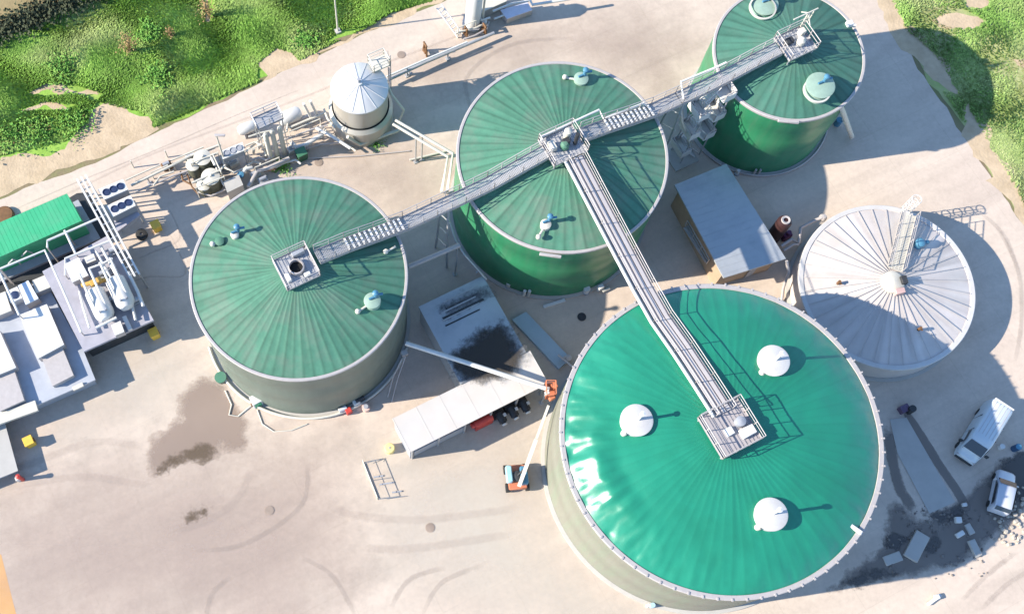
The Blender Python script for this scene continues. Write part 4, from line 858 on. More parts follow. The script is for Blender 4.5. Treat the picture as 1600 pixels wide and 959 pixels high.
# green container
t = thing('green_container', 'long bright green container roof at the left edge', 'container', G(50, 360))
g = MB(); zg = 3.0; gp = [G(-60, 373, zg), G(104.5, 302.5, zg), G(127.5, 345, zg), G(-40, 419, zg)]; g.prism(gp, .35, zg); 
for k in range(26):
    f = (k + .5) / 26; g.cyl(gp[0].lerp(gp[1], f) + UP * .0, gp[3].lerp(gp[2], f) + UP * .0, .014, seg=4)
g.build('body', m_green, t)
g = MB(); g.prism([G(-60, 470, .34), G(-60, 400, .34), G(122, 312, .34), G(157, 372, .34), G(0, 440, .34)], .02, .34); g.build('plinth', m_grey, t)
tag(MB().prism([G(-80, 500, .015), G(-80, 420, .015), G(120, 302, .015), G(140, 300, .015), G(178, 372, .015), G(60, 440, .015)], .001, .015).build('ground_shade', m_dark), 'thin black sheet painting the shade around the green container plinth', 'floor')  # flat black sheet painting the ground shade around the container and rack
for i, px in enumerate(((20, 405), (42, 392))): tag(MB().tube([G(px[0] - 8, px[1] + 8, 2.0), G(px[0], px[1], 2.9), G(px[0] + 8, px[1] + 3, 2.2), G(px[0] + 12, px[1] + 8, 1.2)], .07).build('hose', m_galv), ('curled grey hose at the foot of the green container, left one', 'curled grey hose at the foot of the green container, right one')[i], 'hose')
# rack of white beams
rk = thing('pipe_rack', 'white double-beam pipe rack running down beside the fan coolers', 'pipe rack', G(170, 360))
a1, b1 = G(127, 277, 3.6), G(211, 432, 3.6); dv = (b1 - a1).normalized(); sv = Vector((-dv.y, dv.x, 0))
g = MB()
for q in (-.4, 0, .4): g.box((a1 + b1) / 2 + sv * q, ((b1 - a1).length, .16, .18), math.atan2(dv.y, dv.x))
for k in range(14): g.box(a1.lerp(b1, (k + .5) / 14) - UP * .1, (.1, .9, .08), math.atan2(dv.y, dv.x))
g.build('beam', m_white, rk)
g = MB()
for k in range(4):
    for q in (-.4, .4): p = a1.lerp(b1, .02 + .32 * k) + sv * q; g.cyl(Vector((p.x, p.y, 0)), p, .08, seg=8)
g.build('post', m_galv, rk)
def frame(label, pts, r=.10):
    t = thing('pipe_gantry', label, 'frame', Vector((G(*pts[0], 0).x, G(*pts[0], 0).y, 0)), 'white pipe frames over the deck'); P_ = [G(x, y, 3.6) for x, y in pts]
    MB().tube(P_, r, 8).build('rail', m_white, t); g = MB()
    for p in (P_[0], P_[-1]): g.cyl(Vector((p.x, p.y, 0)), p, .06, seg=6)
    g.build('post', m_rail, t)
frame('white pipe frame bending at the corner of the green container', [(0, 420), (70, 391), (98, 452), (127, 519)])
frame('white pipe frame along the near side of the green container', [(74, 387), (74, 376), (154, 341)])
frame('short white pipe crossing the black gap beside the container', [(101, 360), (118, 396)])
frame('white pipe leading from the left edge down towards the fan unit', [(-4, 418), (30, 492)])
frame('white pipe along the top edge of the grey deck', [(102, 430), (102, 404), (172, 376)])
# dry coolers
def cooler(label, px, z, h, nf=3, group='fan coolers', mt=m_navy, fr=.3):
    pts = [G(x, y, z + h) for x, y in px]; c = sum(pts, Vector()) / 4; t = thing('dry_cooler', label, 'cooler', Vector((c.x, c.y, z)), group)
    g = MB(); g.prism(pts, z + h - .12, z + h); g.build('top_plate', m_white, t)
    g = MB(); g.prism([c + (p - c) * .96 for p in pts], z + .2, z + h - .121); g.build('coil_body', m_grey, t)
    g = MB()
    for p in pts: q = c + (p - c) * .9; g.cyl(Vector((q.x, q.y, 0)), Vector((q.x, q.y, z + .21)), .07, seg=6)
    g.build('leg', m_galv, t)
    a = (pts[0] + pts[3]) / 2; b = (pts[1] + pts[2]) / 2
    for k in range(nf):
        p = a.lerp(b, (k + .75) / (nf + .5)); f = MB().lathe(p + UP * .0, [(fr + .06, -.02), (fr + .06, .07), (fr, .08), (fr, .02), (0, .03)], 24).build('fan', mt, t)
cooler('white three-fan cooler nearest the road, upper one of the blue-fan pair', [(153, 296), (192, 280), (200, 296), (163, 312)], 2.2, 1.3, 3, fr=.27)
cooler('white three-fan cooler with a grey stepped side, lower one of the blue-fan pair', [(166, 322), (204, 305), (212, 321), (176, 339)], 2.2, 1.3, 3, fr=.27)
tag(MB().prism([G(x, y, 2.3) for x, y in ((178, 345), (213, 326), (219, 336), (183, 362))], 1.9, 2.3).build('cooler_shelf', mat('lilac_grey', (.36, .35, .40), .6)), 'grey shelf stepping down in front of the lower blue-fan cooler', 'shelf')
cooler('small white cooler with three grey fans beside the pale mast', [(345, 236), (379, 222), (382, 235), (348, 249)], 1.4, 1.0, 3, mt=m_grey, fr=.24)
# twin horizontal vessels on deck
for i, (px, py, lab) in enumerate(((158, 478, 'left of the twin white horizontal vessels with domed ends'), (190, 460, 'right of the twin white horizontal vessels with domed ends'))):
    c = G(px, py, 3.7); t = thing('gas_vessel', lab, 'vessel', Vector((c.x, c.y, 2.8)), 'twin white vessels on the deck')
    dv_ = -E2; s0 = c - dv_ * 1.4
    MB().lathe(s0, [(0, -.3), (.5, -.22), (.8, .0), (.82, .3), (.82, 2.0), (.78, 2.3), (.5, 2.7), (0, 2.85)], 32, axis=dv_).build('shell', m_white, t)
    g = MB()
    for k in (-.35, .5): g.cyl(c + E1 * k * .6 + dv_ * .8, c + E1 * k * .6 + dv_ * .8 + UP * 1.0, .1, seg=10)
    g.build('nozzle', m_grey, t)
    g = MB()
    for k in (-.6, .9): g.box(c + dv_ * k - UP * .65, (1.1, .18, .5), A0)
    g.build('saddle', m_grey, t)
    g = MB()
    for k in (-.45, .45): g.tube([c + E1 * k + dv_ * .3 + UP * .6, c + E1 * k - dv_ * .6 + UP * 1.0, c + E1 * k - dv_ * 3.0 + UP * .9], .1, 8)
    g.build('feed_pipe', m_white, t)
o = MB().tube([G(128, 446, 3.3), G(145, 441, 3.5), G(166, 437, 3.3)], .2).box(G(150, 440, 3.6), (1.0, .5, .4), A0, bevel=.05).build('ochre_manifold', m_ochre); tag(o, 'ochre-yellow manifold in the middle of the white pipework', 'manifold')
white_box([(100, 413), (123, 402), (138, 430), (113, 441)], 2.8, .9, 'square white box at the top left of the pipework deck', m_white, 'cabinet', 'cabinet')
white_box([(131, 402), (146, 396), (150, 406), (135, 412)], 2.8, .7, 'small cream box beside the square white box', m_cream, 'cabinet', 'cabinet')
white_box([(173, 508), (188, 501), (194, 518), (180, 524)], 2.8, .8, 'small square white cabinet at the bottom edge of the grey deck', m_white, 'cabinet', 'cabinet')
tag(MB().box(G(199, 505, 3.0), (.35, 1.3, .3), A0).build('cable_duct', m_white), 'short white duct right of the small square cabinet', 'duct')
for i, (pp, r, lab) in enumerate((([(158, 385), (182, 430), (205, 470), (212, 500)], .12, 'long white pipe along the right part of the grey deck'), ([(150, 392), (172, 432), (186, 448)], .10, 'thin white pipe beside the small cream box'), ([(124, 455), (130, 480), (140, 512)], .10, 'white pipe left of the twin vessels'),
                                  ([(200, 425), (215, 455), (224, 478)], .14, 'thick white pipe near the right corner of the deck'), ([(138, 420), (160, 412), (176, 404)], .1, 'white pipe crossing above the ochre manifold'), ([(150, 512), (170, 502), (182, 496)], .12, 'white pipe below the twin vessels'))):
    tag(MB().tube([G(x, y, 3.3 + .1 * i) for x, y in pp], r, 8).build('deck_pipe', m_white), lab, 'pipe', 'white pipes on the grey deck')
for i, (px, py, sx, lab) in enumerate(((145, 410, .6, 'small grey pump beside the cream box on the deck'), (165, 428, .7, 'grey pump above the ochre manifold'), (173, 470, .5, 'grey pump between the twin vessels'), (180, 392, .7, 'pale pump at the top corner of the deck'), (215, 470, .5, 'small pump near the right corner of the deck'))):
    p = G(px, py, 2.85); t = thing('pump', lab, 'pump', p, 'small pumps on the deck'); MB().box(p + UP * .12, (sx * 1.5, sx, .22), A0).build('base', m_grey, t); MB().cyl(p - E1 * sx * .6 + UP * .45, p + E1 * sx * .5 + UP * .45, .22, seg=12).build('motor', m_galv, t)
# bins
def bin_(px, py, label, mt=m_yellow, s_=.8, h=.95):
    p = G(px, py); t = thing('bin', label, 'bin', p, 'yellow bins around the yard')
    MB().box(p + UP * h * .45, (s_ * .9, s_ * .9, h * .9), A0, bevel=.05).build('body', mt, t); MB().box(p + UP * (h * .93), (s_, s_, .1), A0, bevel=.03).build('lid', mt, t)
    MB().box(p + UP * h * .5 + E1 * s_ * .5, (.06, .3, .3), A0).build('latch', m_brown, t)
bin_(246, 357, 'yellow bin beside the black disc and fan coolers'); bin_(243, 524, 'yellow bin next to the right corner of the grey deck'); bin_(49, 692, 'yellow bin below the left deck, near the red post')
p = G(609, 702); t = thing('drum', 'pale yellow round drum by the end of the white canopy', 'drum', p); MB().lathe(p, [(.42, 0), (.42, .6), (.36, .66), (0, .68)], 24).build('body', m_paleyellow, t); MB().cyl(p + UP * .66, p + UP * .72, .08).build('bung', m_grey, t)
p = G(222, 368); t = thing('cable_reel', 'black round reel lying beside the yellow bin and coolers', 'reel', p); MB().lathe(p, [(.5, 0), (.5, .35), (.3, .4), (.12, .4)], 24, caps=False).build('rim', m_rubber, t); MB().lathe(p, [(.28, .05), (.1, .3), (0, .3)], 14).build('hub', m_rail, t)
p = G(36, 749); t = thing('hydrant_post', 'red and white post with a long shadow in the lower left', 'post', p); MB().cyl(p, p + UP * 1.2, .16).lathe(p + UP * 1.2, [(.2, 0), (.2, .15), (0, .22)], 14).build('body', m_red, t); MB().box(p + Vector((-.3, 0, .3)), (.35, .35, .6), A0, bevel=.04).build('cabinet', m_white, t)
t = thing('steel_plate_box', 'grey roof edge cut by the left picture edge, below the deck', 'building', G(5, 710)); MB().prism([G(x, y, 1.2) for x, y in ((-80, 660), (8, 662), (28, 735), (-60, 770))], 1.1, 1.2).build('roof', m_slab, t); MB().prism([G(x, y, 1.1) for x, y in ((-80, 668), (4, 668), (22, 732), (-60, 766))], 0, 1.099).build('wall', m_grey, t)
tag(MB().lathe(G(8, 338, 0), [(.85, 0), (.85, .3), (.75, .4), (.4, .42), (0, .42)], 24).build('well_cover', m_brown), 'dark brown round cover at the left edge, above the green container', 'cover')

# pipework line along the road
def pp(pts, z, r, lab, mt=m_cream, legs=()):
    pipe_thing('pipe', lab, [G(x, y, z) for x, y in pts], r, mt, [G(x, y, z) for x, y in legs], 'pipes along the road side')
pp([(205, 290), (262, 262), (300, 243), (345, 226)], 1.1, .12, 'cream pipe from the fan coolers towards the pale mast', legs=[(230, 278), (290, 248)])
pp([(212, 300), (270, 275), (308, 262)], .8, .09, 'lower thin cream pipe near the fan coolers', m_rail)
pp([(388, 292), (402, 268), (424, 262), (452, 247)], .9, .18, 'thick pale pipe leading to the three columns', m_rail, [(430, 258)])
pp([(445, 200), (486, 180)], .5, .2, 'straight pale pipe right of the three columns', m_rail)
pp([(455, 222), (463, 230), (478, 226), (505, 209)], .8, .2, 'white bent pipe ending at the silver tank', m_white, [(478, 226)])
pp([(494, 200), (520, 214), (548, 232)], 1.4, .14, 'white pipe sloping to the foot of the silver tank', m_white, [(498, 203)])
pp([(380, 240), (402, 222), (412, 212)], .9, .1, 'thin cream pipe between the grey-fan cooler and the columns')
pp([(640, 250), (690, 238), (697, 236)], .2, .1, 'low cream pipe lying on the yard beside the silver tank')
pp([(470, 248), (560, 244), (640, 236)], .1, .06, 'thin pipe on the ground below the silver tank', m_rail)
pp([(600, 128), (664, 98), (720, 74), (772, 52)], .9, .16, 'long grey pipe on brown trestles along the top of the yard', m_galv, [(640, 108), (700, 84)])
pp([(604, 120), (668, 92), (730, 66)], 1.4, .09, 'thin white pipe above the long grey pipe', m_white, [(636, 106)])
def skid(label, loc, runs, frames=()):
    t = thing('pipe_skid', label, 'pipework', G(*loc), 'pipework skids')
    for pts, z, r, m_ in runs: MB().tube([G(p[0], p[1], p[2] if len(p) > 2 else z) for p in pts], r, 8).build('pipe', m_, t)
    for a, b, h in frames:
        a_, b_ = G(*a, h), G(*b, h); g = MB(); g.tube([Vector((a_.x, a_.y, 0)), a_, b_, Vector((b_.x, b_.y, 0))], .06, 6); g.build('frame', m_cream, t)
    return t
skid('tangle of cream pipes and frames round the drum tanks', (320, 275), [
    ([(296, 262), (312, 250), (340, 240)], 1.6, .09, m_cream), ([(300, 286), (318, 278), (344, 266), (352, 258)], 1.9, .10, m_cream), ([(310, 300), (330, 306), (352, 296)], .5, .09, m_rail),
    ([(338, 262), (342, 276, ), (350, 290)], 1.2, .08, m_white), ([(346, 246), (352, 262), (366, 270), (384, 262)], 1.0, .11, m_cream), ([(292, 272), (300, 292), (312, 306)], .4, .07, m_brown), ([(330, 246), (336, 258)], 2.0, .12, m_white)],
    [((298, 256), (340, 238), 2.2), ((306, 294), (350, 276), 2.0), ((332, 240), (345, 268), 2.2)])
skid('tangle of pale pipes between the grey-fan cooler and the three columns', (400, 240), [
    ([(384, 228), (398, 222), (410, 228), (416, 244)], 1.2, .09, m_cream), ([(392, 250), (404, 246), (416, 250), (428, 244)], .8, .10, m_rail), ([(388, 214), (406, 208), (424, 204)], 1.6, .08, m_cream), ([(384, 262), (396, 252), (408, 256)], .6, .12, m_cream),
    ([(404, 232, .2), (405, 226, 2.0)], 1, .14, m_white), ([(396, 240, .2), (397, 233, 2.0)], 1, .12, m_cream), ([(430, 262), (446, 254), (462, 250), (470, 256)], .5, .1, m_white), ([(412, 268), (440, 262)], .3, .07, m_brown), ([(436, 210), (448, 206), (450, 190)], 1.2, .09, m_cream)],
    [((386, 236), (412, 224), 2.2), ((398, 262), (436, 246), 1.6)])
skid('pale pipes and frames between the three columns and the silver tank', (490, 215), [
    ([(452, 200), (480, 188), (506, 178)], 1.0, .12, m_cream), ([(462, 212), (488, 202), (512, 196)], 1.4, .08, m_rail), ([(506, 170), (512, 186), (524, 200)], 1.6, .1, m_cream), ([(470, 236), (500, 226), (540, 222)], .4, .08, m_rail), ([(500, 196), (512, 206), (530, 218), (556, 236)], .6, .09, m_cream)],
    [((452, 206), (500, 186), 1.8)])
skid('low pipes along the road kerb left of the drum tanks', (250, 280), [
    ([(196, 282), (240, 262), (284, 244), (318, 230)], .5, .07, m_cream), ([(228, 298), (262, 284), (296, 270)], .4, .07, m_rail), ([(240, 290), (250, 276), (272, 268)], .9, .09, m_cream), ([(282, 268), (286, 282), (298, 288)], .6, .08, m_brown)],
    [((236, 270), (262, 258), 1.2), ((270, 256), (296, 244), 1.2)])
skid('small pipes and valves at the foot of the thick white column', (745, 45), [
    ([(712, 52), (728, 48), (744, 44), (758, 36)], .8, .1, m_cream), ([(724, 62), (742, 56), (760, 46), (764, 34)], .6, .09, m_rail), ([(748, 20), (752, 32), (766, 28)], 1.2, .1, m_white), ([(772, 30), (798, 20), (826, 12)], .8, .09, m_white)],
    [((716, 44), (744, 32), 1.6)])
# three absorber columns with top platform
cA = G(432, 246); t = thing('gas_scrubber', 'three slim pale columns under a grey grating platform', 'scrubber', cA)
for k, (px, py) in enumerate(((424, 250), (434, 245), (445, 240))):
    p = G(px, py); MB().lathe(p, [(.22, 0), (.22, 4.6), (.14, 4.8), (0, 4.85)], 20).build('column', m_cream, t)
q = G(418, 186, 5.1); g = MB(); g.box(q, (2.4, 1.3, .08), A0); railing(g, [q + E1 * 1.2 + E2 * .6, q - E1 * 1.2 + E2 * .6, q - E1 * 1.2 - E2 * .6, q + E1 * 1.2 - E2 * .6], 1.0, .04, True)
for i in (-1, 1):
    for j in (-1, 1): v_ = q + E1 * i * 1.1 + E2 * j * .55; g.cyl(Vector((v_.x, v_.y, 0)), v_, .06, seg=6)
g.build('top_platform', m_galv, t)
g = MB(); g.tube([G(418, 262, .8), G(452, 246, .8)], .13); g.tube([G(430, 225, 1.6), G(455, 215, 1.6), G(458, 232, 1.2)], .1); g.build('header_pipe', m_rail, t)
for i, (a_, b_, r_, lab) in enumerate((((376, 204), (396, 196), .5, 'shorter white bullet tank left of the grating platform'), ((440, 188), (466, 176), .62, 'longer white bullet tank right of the grating platform'))):
    p0, p1 = G(*a_, 1.1), G(*b_, 1.1); t = thing('bullet_tank', lab, 'tank', Vector((p0.x, p0.y, 0)), 'white horizontal bullet tanks'); d = (p1 - p0).normalized(); L = (p1 - p0).length
    MB().lathe(p0, [(0, -.3), (r_ * .7, -.2), (r_, .1), (r_, L - .1), (r_ * .7, L + .2), (0, L + .3)], 24, axis=d).build('shell', m_white, t)
    g = MB()
    for f in (.2, .8): g.box(p0.lerp(p1, f) - UP * .75, (.15, .8, .7), A0)
    g.build('saddle', m_grey, t)
# drums of the desulphuriser skid
for i, (px, py, r_, h_, lab) in enumerate(((322, 262, .75, 1.9, 'dark-sided drum tank with a pale top, nearest the cooler'), (306, 270, .6, 1.5, 'smaller dark drum tank at the left of the skid'), (334, 290, .8, 1.7, 'drum tank with a pale top nearest the left green tank'), (322, 298, .6, 1.2, 'lowest dark drum tank of the skid'))):
    p = G(px, py); t = thing('drum_tank', lab, 'tank', p, 'drum tanks of the skid'); MB().lathe(p, [(r_, 0), (r_, h_), (r_ * .98, h_ + .02)], 24, caps=False).build('shell', mat('olive_drum', (.10, .10, .07), .6, var=.3), t)
    MB().lathe(p, [(r_ * 1.03, h_), (r_ * 1.03, h_ + .08), (.3, h_ + .22), (.14, h_ + .24), (.12, h_ + .36), (0, h_ + .37)], 24).build('lid', m_cream, t)
white_box([(349, 284), (373, 273), (380, 289), (355, 301)], 0, 1.5, 'small grey flat-roofed cabin touching the left green tank', m_slab, 'cabin', 'cabin')
t = thing('blue_valve', 'blue valve with a white elbow beside the small grey cabin', 'valve', G(378, 272)); MB().cyl(G(376, 274, .2), G(376, 274, 1.2), .2).lathe(G(376, 274, 1.2), [(.3, 0), (.3, .15), (0, .2)], 14).build('body', m_blue, t); MB().tube([G(378, 272, .9), G(384, 264, 1.1), G(394, 262, .9)], .17).build('elbow', m_white, t)
for i, (px, py, c_, lab) in enumerate(((400, 276, m_white, 'small white pump near the pale header pipe'), (345, 262, m_cream, 'cream cabinet at the foot of the pale mast'), (366, 258, m_cream, 'cream pump right of the pale mast foot'), (412, 285, m_galv, 'grey pump touching the rim of the left green tank'), (458, 236, m_white, 'small white valve box right of the columns'), (300, 250, m_cream, 'cream box left of the drum tanks'), (262, 262, m_brown, 'rusty valve box on the road-side pipe'))):
    p = G(px, py); t = thing('pump_unit', lab, 'pump', p, 'small pumps and boxes along the road side'); MB().box(p + UP * .35, (.9, .6, .6), A0, bevel=.05).build('body', c_, t); MB().cyl(p + UP * .75 - E1 * .3, p + UP * .75 + E1 * .3, .18, seg=10).build('motor', m_grey, t)
p = G(472, 246); t = thing('green_bin', 'dark green bin right of the three columns', 'bin', p); MB().box(p + UP * .5, (.9, .8, 1.0), A0, bevel=.06).build('body', mat('bin_green', (.03, .10, .06), .5), t); MB().box(p + UP * 1.04, (.95, .85, .07), A0, bevel=.02).build('lid', mat('bin_lid', (.05, .16, .09), .5), t)
shrub(442, 262, .5, .9, 'low weeds behind the left green tank', m_leaf, 31, 240, .10)['category'] = 'weeds'
shrub(588, 226, .4, .6, 'tuft of weeds at the foot of the silver tank', m_leaf, 32, 140, .09)['category'] = 'weeds'

# masts
def mast(px, py, h, label, r=.09, lampm=True):
    p = G(px, py); t = thing('lamp_post', label, 'lamp post', p); MB().cyl(p, p + UP * h, r, r * .6, 10).build('pole', m_cream, t); MB().box(p + UP * .1, (.5, .5, .2), A0).build('footing', m_slab, t)
    if lampm: MB().box(p + UP * h + Vector((.3, 0, .0)), (.9, .22, .12), 0, bevel=.03).build('lamp_head', m_rail, t)
mast(528, 50, 7.0, 'tall pale lamp post standing in the grass at the top'); mast(355, 264, 6.2, 'pale mast rising through the grey-fan cooler area', .11)
for i, (px, py, lab) in enumerate(((489, 190, 'left of the two short white vent stacks before the silver tank'), (499, 186, 'right of the two short white vent stacks before the silver tank'))):
    p = G(px, py); t = thing('vent_stack', lab, 'vent stack', p, 'twin white vent stacks'); MB().cyl(p, p + UP * 3.6 - E1 * .6, .12).build('pipe', m_white, t); MB().box(p + UP * .1, (.4, .4, .2), A0).build('footing', m_slab, t)
for i, (px, py, lab) in enumerate(((209, 262, 'short pale post left of the cream road-side pipe'), (262, 246, 'short pale post with a rusty foot above the road-side pipe'))):
    p = G(px, py); t = thing('post', lab, 'post', p); MB().cyl(p, p + UP * 1.3, .06).build('pole', m_cream, t)
# top: big white column, pale skid, trestles, lattice
p = G(738, 38); t = thing('gas_column', 'thick white column at the top edge casting a long rounded shadow', 'column tank', p); MB().lathe(p, [(.72, 0), (.72, 5.8), (.5, 6.1), (0, 6.2)], 36).build('shell', m_white, t); MB().lathe(p, [(.95, 0), (.95, .25), (.72, .26)], 36, caps=False).build('base_ring', m_grey, t)
g = MB()
for k in range(4): g.cyl(p + UP * (.4 + k * 1.4) + Vector((.9, 0, 0)), p + UP * (.9 + k * 1.4) + Vector((.9, 0, 0)), .04)
g.tube([p + Vector((.9, 0, .3)), p + Vector((.9, 0, 5.6)), p + Vector((.3, 0, 6.0))], .1); g.build('side_pipe', m_cream, t)
white_box([(782, 16), (824, 4), (832, 16), (792, 30)], 0, .9, 'pale lilac box beside the white column at the top', mat('pale_lilac', (.55, .54, .62), .5), 'container', 'container_unit')
white_box([(742, 4), (785, -10), (792, 2), (756, 18)], 0, 1.2, 'cream box touching the top picture edge behind the white column', m_cream, 'container', 'container_unit')
o = MB().tube([G(825, -6, 2), G(832, 8, 2), G(870, 2, 2), G(905, -4, 2)], .14).build('pipe', m_white); tag(o, 'white pipe with a corner at the top picture edge', 'pipe')
o = MB().tube([G(770, 18, 1.2), G(800, 6, 1.4), G(826, 2, 1.4)], .1).lathe(G(752, 26, .2), [(.3, 0), (.3, .9), (0, 1.1)], 14).lathe(G(756, 40, .2), [(.25, 0), (.25, .7), (0, .9)], 12).build('valve_group', m_white); tag(o, 'cluster of small white valves at the foot of the thick column', 'valve')
for i, (px, py, h, lab) in enumerate(((664, 84, 1.5, 'rusty trestle under the long grey pipe, left one'), (756, 52, 1.2, 'rusty trestle below the thick white column'), (727, 56, 1.2, 'rusty trestle at the foot of the white lattice'))):
    p = G(px, py); g = MB()
    for q in (-.35, .35): g.cyl(p + E2 * q, p + E2 * q * .4 + UP * h, .1, seg=6)
    g.cyl(p - E2 * .3 + UP * h, p + E2 * .3 + UP * h, .1, seg=6); g.box(p + UP * .5 , (.3, .5, .35), A0); tag(g.build('trestle', m_brown), lab, 'trestle', 'rusty trestles')
g = MB(); a1, b1 = G(686, 10, 1.6), G(719, 56, .3); d = (b1 - a1).normalized(); sv = Vector((-d.y, d.x, 0)).normalized()
for q in (-.3, .3): g.cyl(a1 + sv * q, b1 + sv * q, .07, seg=6)
for k in range(9): g.cyl(a1.lerp(b1, (k + .5) / 9) - sv * .3, a1.lerp(b1, (k + .5) / 9) + sv * .3, .05, seg=5)
tag(g.build('ladder', m_white), 'white lattice ladder leaning at the top, left of the thick column', 'ladder')
for i, (px, py, lab) in enumerate(((627, 86, 'small manhole cover near the road, top centre'), (672, 824, 'small dark manhole cover in the open yard'), (909, 495, 'dark manhole cover beside the pale channel cover'), (421, 797, 'faint manhole cover left of the yard centre'), (498, 254, 'manhole cover between the silver tank and left green tank'), (1277, 375, 'manhole by the white tank'))):
    if i == 5: continue
    tag(MB().lathe(G(px, py, .005), [(.38, 0), (.38, .03), (.3, .04), (0, .045)], 20).build('manhole_cover', m_cover if i != 2 else m_dark), lab, 'manhole')

# small things round the tank feet
def small(name, px, py, parts, label, cat, grp=None):
    p = G(px, py); t = thing(name, label, cat, p, grp)
    for nm, kind, off, size, mt in parts:
        c = p + Vector(off); m_ = MB()
        if kind == 'box': m_.box(c, size, A0, bevel=.04)
        elif kind == 'cyl': m_.cyl(c, c + UP * size[1], size[0], seg=14)
        else: m_.cyl(c - E1 * size[1] / 2, c + E1 * size[1] / 2, size[0], seg=12)
        m_.build(nm, mt, t)
    return t
small('control_cabinet', 404, 628, [('body', 'box', (0, 0, .6), (1.1, .8, 1.2), m_white), ('door', 'box', (.1, -.42, .6), (.6, .05, 1.0), m_green), ('vent_slot', 'box', (-.45, -.35, .5), (.2, .25, .5), m_brown)], 'white control cabinet standing at the foot of the left tank', 'cabinet')
small('sump_lid', 346, 592, [('lid', 'cyl', (0, 0, .5), (.5, .08), m_roofA), ('shaft', 'cyl', (0, 0, 0), (.45, .5), m_wallA)], 'round pale green sump lid beside the left tank', 'lid')
small('pump_unit', 545, 643, [('body', 'box', (0, 0, .3), (.5, .5, .6), m_red), ('motor', 'hcyl', (-.5, .1, .5), (.2, .7), m_white)], 'red and white pump at the lower right foot of the left tank', 'pump')
small('pump_unit', 557, 630, [('body', 'box', (0, 0, .35), (.6, .5, .7), m_white), ('motor', 'hcyl', (.3, .2, .6), (.22, .8), m_dark)], 'white pump with a dark motor behind the red pump', 'pump')
small('pump_unit', 572, 638, [('body', 'cyl', (0, 0, 0), (.35, .6), mat('pale_pink', (.6, .42, .36), .6)), ('cap', 'cyl', (0, 0, .6), (.2, .15), m_grey)], 'pale pink drum pump right of the red pump', 'pump')
small('pump_unit', 531, 633, [('body', 'cyl', (0, 0, 0), (.22, .9), m_white), ('cap', 'cyl', (0, 0, .9), (.28, .1), m_grey)], 'slim white post valve left of the red pump', 'valve')
small('white_valve', 794, 447, [('body', 'cyl', (0, 0, .2), (.22, .6), m_white), ('flange', 'cyl', (0, 0, 0), (.3, .2), m_grey)], 'white valve at the foot of the middle tank, leftmost', 'valve', 'white valves round the middle tank')
small('white_valve', 818, 462, [('body', 'cyl', (0, 0, .2), (.14, 1.0), m_white), ('flange', 'cyl', (.4, 0, 0), (.14, 1.2), m_white)], 'twin white valve stems at the foot of the middle tank', 'valve', 'white valves round the middle tank')
small('white_valve', 915, 456, [('body', 'cyl', (0, 0, .2), (.28, .7), m_white), ('flange', 'cyl', (0, 0, 0), (.34, .2), m_grey)], 'fat white valve at the foot of the middle tank', 'valve', 'white valves round the middle tank')
small('white_valve', 937, 452, [('body', 'box', (0, 0, .4), (.5, .4, .7), m_white), ('flange', 'hcyl', (.5, -.1, .2), (.15, .7), m_cream)], 'white box valve beside the long white walkway', 'valve', 'white valves round the middle tank')
small('white_valve', 1124, 248, [('body', 'cyl', (0, 0, .2), (.2, .7), m_white), ('flange', 'cyl', (0, 0, 0), (.28, .2), m_grey)], 'white valve in the dark at the foot of the tall tank, leftmost', 'valve', 'white valves round the tall tank')
small('white_valve', 1176, 274, [('body', 'cyl', (0, 0, 0), (.1, 1.1), m_rail), ('flange', 'cyl', (.4, 0, 0), (.1, 1.1), m_rail)], 'twin grey stems at the foot of the tall tank', 'valve', 'white valves round the tall tank')
small('white_valve', 1151, 272, [('body', 'cyl', (0, 0, .2), (.16, .5), m_white), ('flange', 'cyl', (0, 0, 0), (.24, .2), m_grey)], 'small white valve between the shed roof corner and the tall tank', 'valve', 'white valves round the tall tank')
small('white_valve', 1306, 196, [('body', 'cyl', (0, 0, .2), (.3, .8), m_blue), ('flange', 'cyl', (.3, 0, .1), (.16, 1.0), m_white)], 'blue and white valve right of the tall tank', 'valve', 'white valves round the tall tank')
small('white_valve', 1017, 946, [('body', 'cyl', (0, 0, .1), (.2, .7), mat('pale_blue_paint2', (.35, .5, .6), .4)), ('flange', 'cyl', (-.3, 0, 0), (.14, .6), m_white)], 'pale blue valve at the lower foot of the big dome tank', 'valve')
tag(MB().box(G(866, 474, .1), (2.0, .3, .2), A0 - R(8), bevel=.03).build('steel_beam', m_white), 'short white beam lying on the ground below the middle tank', 'beam')
tag(MB().tube([G(352, 610, .06), G(362, 632, .06), G(358, 648, .06), G(372, 650, .06), G(392, 634, .06)], .07).build('hose', m_cream), 'cream hose looping round the white control cabinet', 'hose')
tag(MB().tube([G(402, 640, .06), G(410, 662, .06), G(428, 674, .06), G(455, 672, .06), G(480, 662, .06)], .05).build('hose', m_cream), 'cream hose trailing below the left tank', 'hose')
# cables hanging at T1 right foot
tag(MB().tube([G(628, 560, 3), G(614, 590, 1.5), G(606, 620, .1)], .05).tube([G(634, 556, 3), G(622, 590, 1.2), G(612, 628, .1)], .05).box(G(632, 552, 2.8), (.5, .4, .5), A0).build('cable_drop', m_rail), 'grey cables dropping beside the right foot of the left tank', 'cable')

